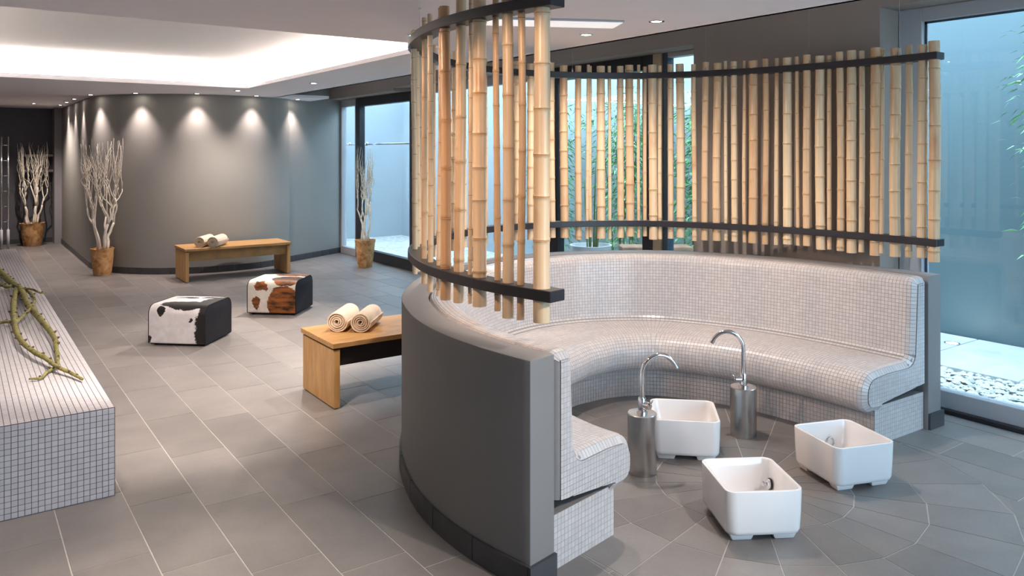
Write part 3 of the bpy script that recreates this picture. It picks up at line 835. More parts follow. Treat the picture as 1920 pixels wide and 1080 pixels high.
# ================================================================== hanging bamboo screen
screen = thing('bamboo_screen', 'hanging curved screen of vertical bamboo poles on two black rails', 'bamboo screen', (3.45, 3.5, 0))
SX, SY = 3.45, 3.5
ZL, ZU = 1.172, 2.35; RH = .046; RW = .092; DC = .08
EXT0, EXT1 = -.075, .04
def rail_pt(l, d=DC):
    """l: arc length in metres, may run past the ends"""
    if l < 0:
        p = wpt(0, d); q = wpt(.01, d); t = math.dist(p, q); return (p[0]+(p[0]-q[0])/t*(-l), p[1]+(p[1]-q[1])/t*(-l))
    if l > WL:
        p = wpt(1, d); q = wpt(.99, d); t = math.dist(p, q); return (p[0]+(p[0]-q[0])/t*(l-WL), p[1]+(p[1]-q[1])/t*(l-WL))
    return wpt(l/WL, d)
for zc in (ZL, ZU):
    m = MB(); n = 130
    for i in range(n+1):
        l = EXT0+(WL+EXT1-EXT0)*i/n
        for d, z in ((DC-RW/2, zc-RH/2), (DC-RW/2, zc+RH/2), (DC+RW/2, zc+RH/2), (DC+RW/2, zc-RH/2)):
            x, y = rail_pt(l, d); m.v.append((x-SX, y-SY, z))
    for i in range(n):
        for q in range(4): q2 = (q+1) % 4; m.f.append((i*4+q, i*4+q2, (i+1)*4+q2, (i+1)*4+q)); m.mi.append(0)
    m.f.append((3, 2, 1, 0)); e = n*4; m.f.append((e, e+1, e+2, e+3)); m.mi += [0, 0]
    tag(m.build('rail', 'rail_black', screen, bevel=.003, bseg=1), 'black curved rail')
table = [(l, *rail_pt(l)) for l in [EXT0+(WL+EXT1-EXT0)*i/1500 for i in range(1501)]]
tabp = [(l, proj(x, y, 1.75)[0], x, y) for l, x, y in table]
def pole_mesh(r, z0, z1, seed):
    rg = random.Random(seed); m = MB(); n = 12; rings = []
    z = z0; nodes = []; step = rg.uniform(.13, .26) if r > .016 else rg.uniform(.13, .2); zz = z0+rg.uniform(.02, step)
    while zz < z1-.015: nodes.append(zz); zz += step*rg.uniform(.88, 1.12)
    ax, ay = rg.uniform(-.003, .003), rg.uniform(-.003, .003); ph = rg.uniform(0, 6)
    prof = [(r, z0, 0)]
    for q in nodes:
        prof += [(r*.985, q-.018, 0), (r*1.0, q-.007, 0), (r*1.075+.0006, q-.003, 1), (r*1.0, q, 1), (r*1.06+.0006, q+.003, 0), (r*.985, q+.014, 0)]
    prof.append((r, z1, 0)); prof = [p for i, p in enumerate(prof) if i == 0 or p[1] > prof[i-1][1]]
    b = 0
    for rr, q, fl_ in prof:
        t = (q-z0)/(z1-z0); cx_ = ax*math.sin(t*4+ph)*1.5; cy_ = ay*math.sin(t*5+ph)*1.5
        rr *= (1-.05*t)
        for k in range(n): m.v.append((cx_+rr*math.cos(2*PI*k/n), cy_+rr*math.sin(2*PI*k/n), q))
    for i in range(len(prof)-1):
        for k in range(n):
            k2 = (k+1) % n; m.f.append((i*n+k, i*n+k2, (i+1)*n+k2, (i+1)*n+k)); m.mi.append(1 if prof[i][2] and prof[i+1][2] else (0))
    # hollow ends
    for end in (0, 1):
        ri = (len(prof)-1) if end else 0; e = len(m.v); dz = -.03 if end else .03
        for fct, dzz in ((.72, 0), (.70, dz)):
            c0 = [m.v[ri*n+k] for k in range(n)]; mx = sum(p[0] for p in c0)/n; my = sum(p[1] for p in c0)/n
            for p in c0: m.v.append((mx+(p[0]-mx)*fct, my+(p[1]-my)*fct, p[2]+dzz))
        for k in range(n):
            k2 = (k+1) % n
            a = [(ri*n+k, ri*n+k2, e+k2, e+k), (e+k, e+k2, e+n+k2, e+n+k)]
            for f in a: m.f.append(f if end else f[::-1]); m.mi.append(2)
        f = tuple(e+n+k for k in range(n)); m.f.append(f if end else f[::-1]); m.mi.append(2)
    return m.me('bamboo_pole', smooth=True, angle=50)
front = [(768, 9), (777, 10), (796, 11), (807, 11), (823, 9), (839, 21), (858, 21), (881, 8), (900, 28), (932.5, 13), (953.5, 23), (978, 15), (1014.5, 33)]
def z8(*a): return [(1030+.4073*x, .4073*w) for x, w in a]
back = z8((15, 32), (70, 40), (128, 32), (170, 16), (193, 17), (240, 42), (280, 17), (325, 33), (376, 40), (412, 16), (442, 20), (480, 42), (512, 20), (558, 28), (610, 40), (670, 24), (710, 32), (768, 38), (815, 18), (855, 30), (900, 19))
back += [(1400+.463*x, .463*w) for x, w in ((25, 38), (78, 26), (117, 19), (168, 40), (213, 17), (247, 32), (302, 40), (338, 19), (382, 32), (425, 40), (463, 23), (515, 42), (547, 21), (600, 46), (660, 28), (705, 38), (762, 46))]
i_split = min(range(len(tabp)), key=lambda i: tabp[i][1])      # leftmost point of the ring as seen
poles = []
for x, w in front:
    best = min(tabp[:i_split+1], key=lambda t: abs(t[1]-x)); poles.append((best[0], w*(best[2]*FX+best[3]*FY)/FPX/2))
for x, w in back:
    best = min(tabp[i_split:], key=lambda t: abs(t[1]-x)); poles.append((best[0], w*(best[2]*FX+best[3]*FY)/FPX/2))
lo = max(p[0] for p in poles[:len(front)]); lo = poles[0][0]; hi = min(p[0] for p in poles[len(front):])
rg = random.Random(11); l = lo+.13
while l < hi-.07:
    poles.append((l, rg.choice([.011, .014, .019, .024, .028]))); l += rg.uniform(.085, .15)
for i, (l, r) in enumerate(poles):
    x, y = rail_pt(l); rg = random.Random(100+i)
    r = max(.009, min(.0345, r*.97))
    me = pole_mesh(r, ZL-.115-rg.uniform(-.012, .012), ZU+.085+rg.uniform(-.012, .012), i)
    for q in ('bamboo', 'bamboo_node', 'bamboo_inside'): me.materials.append(M(q))
    o = link('bamboo_pole', me, None, screen, (x-SX, y-SY, 0), rg.uniform(0, 6.28))
    o.rotation_euler = (rg.uniform(-.006, .006), rg.uniform(-.006, .006), rg.uniform(0, 6.28))
for l in [tabp[0][0]+.3, *(min(tabp[:i_split+1], key=lambda t: abs(t[1]-x))[0] for x in (772,)), *(min(tabp[i_split:], key=lambda t: abs(t[1]-x))[0] for x in (890, 1072, 1325, 1520, 1690))]:
    x, y = rail_pt(l, DC+.02); top = ZC if x < EX else 3.02
    m = MB(); m.tube([(x-SX, y-SY, ZU), (x-SX, y-SY, top)], .0016, 6); m.lathe([(.006, ZU+RH/2), (.006, ZU+RH/2+.02), (.003, ZU+RH/2+.03)], 8, (x-SX, y-SY)); m.lathe([(.010, top-.012), (.010, top)], 10, (x-SX, y-SY))
    m.build('hanging_wire', 'chrome', screen, smooth=True, angle=40)

# ================================================================== tiled plinth at the left, green branch
BX0, BX1, BY0, BY1, BZ = -.5, .664, 4.40, 12.3, .45
pl = thing('mosaic_bench', 'long low bench faced in small grey mosaic tiles, a green branch on top', 'tiled bench', (BX0, BY0, 0))
lx, ly = BX1-BX0, BY1-BY0
m = MB(); m.box(.0015, lx-.0015, .0015, ly, 0, BZ-.0015); m.build('bench_body', 'mosaic_grout_dark', pl)
tp = .0277; nrow = 16; rh = (BZ-.006)/nrow; GG = .0026
m = MB(); m.box(-tp/2+GG/2, tp/2-GG/2, -.0012, .003, -rh/2+GG/2, rh/2-GG/2); tme = m.me('mosaic_tile', bevel=.0006, bseg=1); tme.materials.append(M('mosaic_bench_tile'))
rest_t = MB(); nfront = 0
for i in range(int(lx/tp)):
    xc = lx-.003-tp*(i+.5)
    if xc < tp/2: break
    for r in range(nrow):
        zc = .003+rh*(r+.5); q = proj(BX0+xc, BY0, zc)
        if q and q[0] > -2 and q[1] < 1085:
            link('mosaic_tile', tme, None, pl, (xc, 0, zc))
        else: rest_t.box(xc-tp/2+GG/2, xc+tp/2-GG/2, -.0012, .003, zc-rh/2+GG/2, zc+rh/2-GG/2)
ny = int(ly/tp)
for i in range(int(lx/tp)):
    xc = lx-.003-tp*(i+.5)
    if xc < tp/2: break
    for j in range(ny):
        yc = .003+tp*(j+.5); h2 = tp/2-.0011; hx = tp/2-.0017
        rest_t.add([(xc-hx, yc-h2, BZ), (xc+hx, yc-h2, BZ), (xc+hx, yc+h2, BZ), (xc-hx, yc+h2, BZ)], [(0, 1, 2, 3)])
for j in range(ny):
    yc = .003+tp*(j+.5)
    for r in range(nrow):
        zc = .003+rh*(r+.5); a, b = tp/2-GG/2, rh/2-GG/2
        rest_t.add([(lx, yc-a, zc-b), (lx, yc+a, zc-b), (lx, yc+a, zc+b), (lx, yc-a, zc+b)], [(0, 1, 2, 3)])
tag(rest_t.build('far_mosaic_tiles', 'mosaic_bench_far', pl), 'rows of small pale mosaic tiles', kind='stuff')
# branch: traced in plan on the bench top, lifted a little off it
def on_top(zx, zy, z):
    px, py = zx*.2592, 480+zy*.2592
    D = FPX*(CH-z)/(py-HORIZON); L = (px-960)/FPX*D
    return Vector((D*FX+L*RX, D*FY+L*RY, z))
gbr = thing('green_branch', 'crooked green-barked branch with knobbly buds lying on the tiled bench', 'branch', tuple(on_top(415, 800, .46)))
O = Vector(gbr.location)
def smooth_path(P, n=6):
    out = []; P = [P[0]*2-P[1]]+P+[P[-1]*2-P[-2]]
    for i in range(1, len(P)-2):
        for k in range(n):
            t = k/n; a, b, c_, d = P[i-1], P[i], P[i+1], P[i+2]
            out.append(((b*2)+(c_-a)*t+(a*2-b*5+c_*4-d)*t*t+(-a+b*3-c_*3+d)*t**3)*.5)
    out.append(P[-2]); return out
def limb(name, pts, r0, r1, zs):
    n = len(pts); P = [on_top(x, y, zs[0]+(zs[1]-zs[0])*i/(n-1)+(zs[2] if len(zs) > 2 else 0)*math.sin(PI*i/(n-1))) for i, (x, y) in enumerate(pts)]
    S = smooth_path(P); m = MB(); k = len(S); rg = random.Random(len(pts)*7+int(r0*1e4))
    rr = [r0+(r1-r0)*i/(k-1)+rg.uniform(-.05, .05)*r0 for i in range(k)]
    S = [Vector((p.x, p.y, max(p.z, BZ+rr[i]*1.0))) for i, p in enumerate(S)]
    m.tube([p-O for p in S], rr, 8); o = m.build(name, 'bark_green', gbr, smooth=True)
    kb = MB(); L = along([(p.x, p.y) for p in S]); d = .06
    while d < L[-1]-.02:
        i = min(range(k), key=lambda q: abs(L[q]-d)); p = S[i]; a = rg.uniform(0, 6.28); v = Vector((math.cos(a), math.sin(a), rg.uniform(.1, .8))).normalized()
        kb.tube([p-O, p-O+v*(rr[i]+.008), p-O+v*(rr[i]+.016)], [rr[i]*.75, .0075, .0035], 6); d += rg.uniform(.09, .17)
    kb.build('bud', 'bark_knot', o, smooth=True)
A = [(-40, 80), (0, 115), (80, 190), (150, 245), (200, 350), (245, 400), (310, 480), (360, 540), (400, 610), (405, 660), (415, 720), (415, 795)]
limb('stem', A, .034, .010, (.50, .47, .02))
limb('stem', [(120, 240), (100, 330), (100, 440), (110, 520), (150, 610), (240, 690), (330, 740), (410, 800), (500, 840), (595, 890)], .024, .008, (.50, .47, .02))
limb('twig', [(-20, 490), (40, 475), (110, 475), (170, 430), (230, 370), (250, 310), (220, 270), (190, 240)], .011, .014, (.47, .50, .03))
limb('twig', [(415, 800), (340, 840), (300, 880), (210, 890)], .010, .006, (.47, .465))
limb('twig', [(-30, 195), (10, 205), (50, 225), (100, 210), (160, 235), (230, 240), (290, 265), (330, 265)], .016, .007, (.51, .50, .02))

# ================================================================== wooden benches and towels
def wood_bench(name, label, loc, apron_mat):
    t = thing(name, label, 'bench', loc, 0, 'oak benches'); Wd, Ln, Hh = .575, 1.42, .45
    m = MB(); m.box(-.012, Ln+.012, -.012, Wd+.012, Hh-.036, Hh); m.build('seat_board', 'oak', t, bevel=.003, bseg=1)
    for x in (0, Ln-.045):
        lg = MB(); lg.box(x, x+.045, 0, Wd*.5-.0016, .008, Hh-.048); lg.build('leg_panel', 'oak_upright', t, bevel=.0025, bseg=1)
        lg = MB(); lg.box(x, x+.045, Wd*.5+.0016, Wd, .008, Hh-.048); lg.build('leg_panel', 'oak_upright', t, bevel=.0025, bseg=1)
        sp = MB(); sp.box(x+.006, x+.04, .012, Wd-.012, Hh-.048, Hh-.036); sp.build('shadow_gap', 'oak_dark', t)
        for y in (.03, Wd-.03):
            f = MB(); f.lathe([(.012, 0), (.012, .009)], 10, (x+.022, y)); f.build('glide', 'frame_grey', t)
    for y in (.06, Wd-.085):
        a = MB(); a.box(.045, Ln-.045, y, y+.025, Hh-.175, Hh-.036); a.build('apron', apron_mat, t, bevel=.002, bseg=1)
    return t
wood_bench('wooden_bench', 'nearer oak bench partly hidden by the low curved wall', (2.085, 4.995, 0), 'oak_dark')
wood_bench('wooden_bench', 'farther oak bench standing before the curved far wall', (2.487, 10.93, 0), 'oak_rail')
def rolled_towel(label, x, y, z, rot, r=.078, ln=.33, seed=1, grp=''):
    t = thing('rolled_towel', label, 'towel', (x, y, z), rot, grp)
    m = MB(); turns = 4.2; n = 96; th = r/(turns+.6)*.80
    # spiral cross-section, thick strip, axis along local y
    rg = random.Random(seed); inner = []; outer = []
    for i in range(n+1):
        a = 2*PI*turns*i/n; rr = .012+(r-.012-th*.5)*i/n
        wob = 1+.02*math.sin(a*1.7+seed)
        ca, sa = math.cos(a-1.2), math.sin(a-1.2)
        inner.append(((rr*wob-th*.46)*ca, (rr*wob-th*.46)*sa)); outer.append(((rr*wob+th*.46)*ca, (rr*wob+th*.46)*sa))
    ys = [-ln/2, -ln/2+.010, -ln*.2, ln*.2, ln/2-.010, ln/2]; K = 2*(n+1)
    for yi, yy in enumerate(ys):
        sh = .55 if yi in (0, 5) else 1
        for i in range(n+1):
            ix, iz = inner[i]; ox, oz = outer[i]; mx, mz = (ix+ox)/2, (iz+oz)/2; sag = .94
            jit = .004*math.sin(i*.35+seed) if yi in (0, 5) else 0
            m.v.append((mx+(ix-mx)*sh, yy+jit, (mz+(iz-mz)*sh)*sag+r*.97)); m.v.append((mx+(ox-mx)*sh, yy+jit, (mz+(oz-mz)*sh)*sag+r*.97))
    for yi in range(len(ys)-1):
        b, e = yi*K, (yi+1)*K
        for i in range(n):
            m.f.append((b+2*i+1, b+2*i+3, e+2*i+3, e+2*i+1)); m.f.append((b+2*i, e+2*i, e+2*i+2, b+2*i+2)); m.mi += [0, 0]
        m.f.append((b, b+1, e+1, e)); m.f.append((b+2*n+1, b+2*n, e+2*n, e+2*n+1)); m.mi += [0, 0]
    for b, fl_ in ((0, 0), (5*K, 1)):
        for i in range(n):
            f = (b+2*i, b+2*i+2, b+2*i+3, b+2*i+1); m.f.append(f if fl_ else f[::-1]); m.mi.append(0)
    zmin = min(v[2] for v in m.v); m.v = [(v[0], v[1], v[2]-zmin) for v in m.v]
    m.build('roll', 'towel', t, smooth=True, angle=60)
ta = math.radians(-40); tf = math.radians(-33)
rolled_towel('left of two cream rolled towels on the nearer bench', 2.345, 5.425, .45, ta, r=.083, ln=.36, seed=2, grp='towels on the nearer bench')
rolled_towel('right of two cream rolled towels on the nearer bench', 2.477, 5.315, .45, ta, r=.081, ln=.36, seed=5, grp='towels on the nearer bench')
rolled_towel('left of two cream rolled towels on the farther bench', 2.79, 11.16, .45, tf, r=.083, ln=.42, seed=3, grp='towels on the farther bench')
rolled_towel('right of two cream rolled towels on the farther bench', 2.94, 11.07, .45, tf, r=.085, ln=.42, seed=8, grp='towels on the farther bench')

# ================================================================== cowhide cubes
def pouf(label, cx_, cy_, rot, mat):
    t = thing('cowhide_pouf', label, 'pouf', (cx_, cy_, 0), rot, 'cowhide poufs'); w, d, h = .54, .50, .362
    m = MB(); P = []
    for (y, z, r) in ((-d/2, .025, .012), (-d/2, h, .075), (d/2, h, .075), (d/2, .025, .012)): pass
    pr = rounded([(-d/2+.03, .022, 0), (-d/2, .022, .02), (-d/2, h, .085), (d/2, h, .085), (d/2, .022, .02), (d/2-.03, .022, 0)], 8)
    n = len(pr); xs = [-w/2+.004, -w/2+.02, -.1, .1, w/2-.02, w/2-.004]
    for xi, x in enumerate(xs):
        for p in pr:
            bul = 0 if xi in (0, 5) else (.004 if xi in (1, 4) else .009)
            l = math.hypot(p.x, p.y-h*.45); m.v.append((x, p.x+p.x/l*bul, p.y+(p.y-h*.45)/l*bul*(1 if p.y > .05 else 0)))
    for i in range(len(xs)-1):
        for q in range(n-1): m.f.append((i*n+q, i*n+q+1, (i+1)*n+q+1, (i+1)*n+q)); m.mi.append(0)
    m.build('hide_cover', mat, t, smooth=True)
    for sx in (-1, 1):
        s = MB(); x0, x1 = sorted((sx*(w/2-.012), sx*w/2)); ns = n
        s.add([(x0, p.x, p.y) for p in pr]+[(x1, p.x, p.y) for p in pr],
              [tuple(range(n)), tuple(range(2*n-1, n-1, -1))]+[(i, n+i, n+(i+1) % n, (i+1) % n) for i in range(n)])
        s.build('side_panel', 'leather_black', t, bevel=.004, bseg=2)
        pp = MB(); pp.tube([(sx*(w/2-.003), p.x*1.004, p.y*1.004) for p in pr], .004, 6); pp.build('piping', 'leather_black', t, smooth=True)
    b = MB(); b.box(-w/2+.01, w/2-.01, -d/2+.02, d/2-.02, .012, .03); b.build('base', 'leather_black', t)
    for x in (-.22, .22):
        for y in (-.2, .2):
            f = MB(); f.lathe([(.018, 0), (.018, .013)], 10, (x, y)); f.build('foot', 'leather_black', t)
def pouf_at(c0, c1, label, mat):
    """c0, c1: the two lower corners of the hide front"""
    ux, uy = c1[0]-c0[0], c1[1]-c0[1]; l = math.hypot(ux, uy); ux /= l; uy /= l
    mx, my = (c0[0]+c1[0])/2, (c0[1]+c1[1])/2
    pouf(label, mx-uy*.25, my+ux*.25, math.atan2(uy, ux), mat)
pouf_at((1.417, 7.617), (1.82, 7.26), 'black and white cowhide cube pouf', 'hide_black_white')
pouf_at((2.543, 8.444), (2.951, 8.087), 'brown and white cowhide cube pouf', 'hide_brown_white')

# ================================================================== pots of white branches
def potted(label, x, y, hp, rt, rb, htop, spread, seed, nst, lean=0, narrow=1, drum=False):
    t = thing('potted_branches', label, 'potted branches', (x, y, 0), random.Random(seed).uniform(0, 6), 'clay pots with white branches')
    t.rotation_euler = (0, 0, 0)
    rg = random.Random(seed); n = 28
    m = MB(); prof = [(rb*.96, 0), (rb, .01), (rb+(rt-rb)*.35, hp*.35), (rb+(rt-rb)*.7, hp*.7), (rt*.95, hp*.9), (rt, hp*.97), (rt*1.02, hp), (rt*.92, hp), (rt*.88, hp*.93), (rt*.2, hp*.92)]
    for i, (r, z) in enumerate(prof):
        for k in range(n):
            a = 2*PI*k/n; w = 1+.05*mnoise.noise(Vector((math.cos(a)*1.5, math.sin(a)*1.5, z*5+seed)))
            zz = z+(.012*mnoise.noise(Vector((math.cos(a)*2, math.sin(a)*2, seed))) if 4 < i < 8 else 0)
            m.v.append((r*w*math.cos(a), r*w*math.sin(a), max(0, zz)))
    for i in range(len(prof)-1):
        for k in range(n): k2 = (k+1) % n; m.f.append((i*n+k, i*n+k2, (i+1)*n+k2, (i+1)*n+k)); m.mi.append(0)
    m.f.append(tuple(range(n-1, -1, -1))); m.mi.append(0); m.f.append(tuple((len(prof)-1)*n+k for k in range(n))); m.mi.append(0)
    m.build('pot', 'clay', t, smooth=True, angle=60)
    s = MB(); s.lathe([(rt*.86, hp*.90), (rt*.7, hp*.94), (rt*.2, hp*.955)], 20); s.build('soil', 'soil', t, smooth=True)
    def grow(mb, p, ang, z, r, tr, depth):
        """grow upwards to the top; tr = target radius"""
        pts = [Vector(p)]; rads = [r]; ztop = htop*(1-rg.uniform(0, .20)); seg = rg.randint(4, 6) if depth < 3 else 4
        zend = z+(ztop-z)*(rg.uniform(.28, .42) if depth < 3 else 1)
        wob = rg.uniform(0, 6)
        cur = Vector(p); tgt = Vector((math.cos(ang)*tr+lean*zend*.25, math.sin(ang)*tr*narrow, zend))
        for i in range(1, seg+1):
            u = i/seg; q = Vector(p).lerp(tgt, u); q.x += math.sin(u*PI+wob)*.022*math.sin(u*PI); q.y += math.cos(u*5+wob)*.02*math.sin(u*PI)
            q += Vector((rg.uniform(-.009, .009), rg.uniform(-.009, .009), 0))
            pts.append(q); rads.append(r*(1-.32*u) if depth < 3 else r*(1-.75*u))
        if drum:      # the branches lean away from the round wall behind them
            for q in pts:
                vx, vy = x+q.x-CWX, y+q.y-CWY; l = math.hypot(vx, vy)
                if l < CWR+.04: q.x += vx/l*(CWR+.04-l); q.y += vy/l*(CWR+.04-l)
        mb.tube(pts, rads, 6)
        if depth < 3:
            k = 2 if rg.random() < .75 else 3
            for j in range(k):
                a2 = ang+rg.uniform(-.75, .75); grow(mb, pts[-1], a2, zend, rads[-1]*.84, min(spread, max(.03, tr*rg.uniform(.9, 1.35)+rg.uniform(-.03, .05))), depth+1)
            if rg.random() < .5: 
                i = seg//2; grow(mb, pts[i], ang+rg.uniform(-.9, .9), pts[i].z, rads[i]*.6, min(spread, tr*1.25), 3 if depth > 0 else 2)
    for i in range(nst):
        mb = MB(); a = 2*PI*(i+rg.uniform(-.2, .2))/nst; r0 = rt*.42
        grow(mb, (math.cos(a)*r0*rg.uniform(.5, 1), math.sin(a)*r0*narrow*rg.uniform(.5, 1), hp*.9), a, hp*.9, rg.uniform(.019, .026), spread*rg.uniform(.45, .8), 0)
        mb.build('branch', 'bark_white', t, smooth=True)
    return t
potted('clay pot of white branches beside the curved wall, lit by the first spotlight', 1.70, 12.36, .375, .155, .116, 1.93, .27, 21, 5, drum=True)
potted('clay pot of white branches in the dark alcove at the left edge', 1.17, 16.9, .42, .205, .145, 1.92, .24, 33, 5)
potted('clay pot of slim white branches in front of the far glass door', 5.03, 10.86, .415, .155, .105, 1.83, .13, 45, 4, lean=.02)

# ================================================================== foot baths and taps
def tub(label, corners, drain):
    """corners: rim back-left, back-right, front-right, front-left in plan"""
    cx_ = sum(p[0] for p in corners)/4; cy_ = sum(p[1] for p in corners)/4
    ux = (corners[1][0]-corners[0][0]+corners[2][0]-corners[3][0]); uy = (corners[1][1]-corners[0][1]+corners[2][1]-corners[3][1])
    w = math.hypot(ux, uy)/2; rot = math.atan2(uy, ux)
    dp = (math.dist(corners[0], corners[3])+math.dist(corners[1], corners[2]))/2
    t = thing('foot_bath', label, 'foot bath', (cx_, cy_, 0), rot, 'white ceramic foot baths')
    H = .232; zb = .030
    def rr(wx, wy, r, z, n=6):
        out = []
        for (sx, sy, a0) in ((1, 1, 0), (-1, 1, PI/2), (-1, -1, PI), (1, -1, 3*PI/2)):
            for k in range(n+1):
                a = a0+PI/2*k/n; out.append((sx*(wx/2-r)+r*math.cos(a), sy*(wy/2-r)+r*math.sin(a), z))
        return out
    W2, D2 = w+.012, dp+.012
    rings = [rr(W2*.90, D2*.90, .045, zb), rr(W2*.955, D2*.955, .05, zb+.006), rr(W2*.975, D2*.975, .05, zb+.022), rr(W2*.99, D2*.99, .048, H*.6), rr(W2*.997, D2*.997, .046, H-.008), rr(W2*.990, D2*.990, .044, H-.002), rr(W2-.014, D2-.014, .042, H),
             rr(W2-.030, D2-.030, .036, H-.001), rr(W2-.036, D2-.036, .034, H-.006), rr(W2-.05, D2-.05, .035, H-.05), rr(W2-.075, D2-.075, .045, .085), rr(W2-.10, D2-.10, .05, .068), rr(W2-.16, D2-.16, .05, .062)]
    m = MB(); n = len(rings[0])
    for r in rings: m.v += r
    for i in range(len(rings)-1):
        for k in range(n): k2 = (k+1) % n; m.f.append((i*n+k, i*n+k2, (i+1)*n+k2, (i+1)*n+k)); m.mi.append(0)
    m.f.append(tuple(range(n-1, -1, -1))); m.f.append(tuple((len(rings)-1)*n+k for k in range(n))); m.mi += [0, 0]
    m.build('basin', 'ceramic', t, smooth=True, angle=55)
    for sx in (-1, 1):
        for sy in (-1, 1):
            f = MB(); x, y = sx*(w/2-.075), sy*(dp/2-.06)
            f.add([(x-.045, y-.028, 0), (x+.045, y-.028, 0), (x+.045, y+.028, 0), (x-.045, y+.028, 0), (x-.058, y-.036, zb+.004), (x+.058, y-.036, zb+.004), (x+.058, y+.036, zb+.004), (x-.058, y+.036, zb+.004)],
                  [(0, 3, 2, 1), (4, 5, 6, 7), (0, 1, 5, 4), (1, 2, 6, 5), (2, 3, 7, 6), (3, 0, 4, 7)]); f.build('foot', 'ceramic', t, bevel=.006)
    # waste
    wst = MB(); wst.lathe([(.026, .0615), (.026, .066), (.018, .067)], 16, (0, 0)); wst.build('drain', 'chrome', t, smooth=True, angle=40)
    if drain:
        dx, dy, dr = drain
        o = MB(); pts = []
        if dr == 'plug':
            pl_ = MB(); pl_.lathe([(.024, 0), (.024, .012), (.016, .018), (.008, .019), (.008, .028), (.012, .031), (.012, .038), (.004, .04)], 16)
            ob = pl_.build('overflow_knob', 'chrome', t, smooth=True, angle=40); ob.location = (w/2-.034, dy, .135); ob.rotation_euler = (0, -PI/2+.1, 0)
            bk = MB(); bk.lathe([(.028, -.004), (.028, .003)], 16); ob2 = bk.build('overflow_plate', 'drain_dark', t); ob2.location = (w/2-.034, dy, .135); ob2.rotation_euler = (0, -PI/2+.1, 0)
        else:
            ring = MB(); ring.tube([(.024*math.cos(2*PI*k/20), .024*math.sin(2*PI*k/20), 0) for k in range(21)], .0035, 6, cap=False)
            ob = ring.build('overflow_ring', 'chrome', t, smooth=True); ob.location = (dx, dp/2-.034, .125); ob.rotation_euler = (PI/2-.1, 0, 0)
    return t
tub('square white foot bath nearest the viewer, with a dark overflow knob', [(3.0, 2.612), (3.265, 2.417), (3.126, 2.094), (2.795, 2.255)], (0, .10, 'plug'))
tub('square white foot bath at the right, nearest the window', [(3.789, 2.629), (4.11, 2.506), (4.014, 2.156), (3.655, 2.277)], (.045, 0, 'ring'))
tub('square white foot bath at the back between the two steel taps', [(3.474, 3.421), (3.736, 3.171), (3.498, 2.868), (3.224, 3.128)], None)

def tap(label, x, y, rot, hc, lever):
    """local +x is the spout direction"""
    t = thing('standing_tap', label, 'tap', (x, y, 0), rot, 'steel pillar taps')
    m = MB(); m.lathe([(.079, 0), (.079, hc-.004), (.076, hc), (.02, hc)], 40); m.build('pillar', 'steel', t, smooth=True, angle=30)
    m = MB(); m.lathe([(.030, hc), (.030, hc+.010), (.023, hc+.014), (.023, hc+.075), (.020, hc+.082)], 24); bd = m.build('tap_body', 'chrome', t, smooth=True, angle=35)
    top = .640; R = .098; pts = [(0, 0, hc+.07), (0, 0, hc+.15)]
    z0 = top-R-.012
    pts.append((0, 0, z0-.03))
    for k in range(13):
        a = PI-(PI*.86)*k/12; pts.append((R+R*math.cos(a), 0, z0+R*math.sin(a)*1.08))
    m = MB(); m.tube(pts, [.0135]*3+[.0125]*13, 14); m.build('spout', 'chrome', t, smooth=True, angle=50)
    e = Vector(pts[-1]); pv = Vector(pts[-2]); dr = (e-pv).normalized()
    m = MB(); m.tube([e-dr*.012, e+dr*.014], .0145, 14); m.build('aerator', 'chrome', t, smooth=True, angle=40)
    a = lever; c_, s_ = math.cos(a), math.sin(a)
    m = MB(); m.tube([(c_*.018, s_*.018, hc+.045), (c_*.055, s_*.055, hc+.047)], .019, 16); hb = m.build('mixer', 'chrome', t, smooth=True, angle=40)
    m = MB(); m.tube([(c_*.052, s_*.052, hc+.05), (c_*.078, s_*.078, hc+.085)], [.006, .004], 8); m.build('lever', 'chrome', hb, smooth=True)
    return t
ra = math.atan2(RY, RX)
tap('steel pillar tap in front, beside the seat end, spout to the right', 3.05, 3.055, ra+.1, .325, -1.0)
tap('steel pillar tap at the back, spout to the left', 3.955, 3.09, ra+PI-.1, .30, .25)

# ================================================================== lamps
def downlight(label, x, y, z, power, size=70, blend=.6, tilt=None, col=(1, .86, .765), grp='recessed ceiling spotlights'):
    t = thing('ceiling_spotlight', label, 'ceiling light', (x, y, z), 0, grp)
    m = MB(); m.lathe([(.034, -.004), (.048, -.004), (.050, 0), (.034, 0)], 20, closed=False); m.build('trim_ring', 'chrome', t, smooth=True, angle=40)
    m = MB(); m.lathe([(.001, -.001), (.034, -.0015)], 16, closed=False); m.build('lens', 'lamp_glow', t)
    L = bpy.data.lights.new('spot', 'SPOT'); L.energy = power; L.spot_size = math.radians(size); L.spot_blend = blend; L.shadow_soft_size = .03; L.color = col
    o = bpy.data.objects.new('spot_lamp', L); COL.objects.link(o); o.parent = t; o.location = (0, 0, -.02)
    if tilt:
        v = Vector(tilt)-Vector((x, y, z)); o.rotation_euler = v.to_track_quat('-Z', 'Y').to_euler()
    return t
def wall_foot(px):
    """point on the curved wall seen at picture column px"""
    L = along(curve_far); best = None
    for i in range(600):
        p, d = at_s(curve_far, L, L[-1]*i/600); q = proj(p[0], p[1], 1.5)
        if p[1] < 13.2 and (best is None or abs(q[0]-px) < best[0]): best = (abs(q[0]-px), p, d)
    (_, p, d) = best; l = math.hypot(*d); return p, (d[1]/l, -d[0]/l)
order = ['first', 'second', 'third', 'fourth', 'fifth']
for i, px in enumerate((188, 265, 370, 472, 545)):
    p, nrm = wall_foot(px)
    downlight('%s spotlight from the left washing the curved far wall' % order[i], p[0]+nrm[0]*.14, p[1]+nrm[1]*.14, ZC, WASH, 80, 1.0, None, (1, .84, .79), grp='wall-washing spotlights')
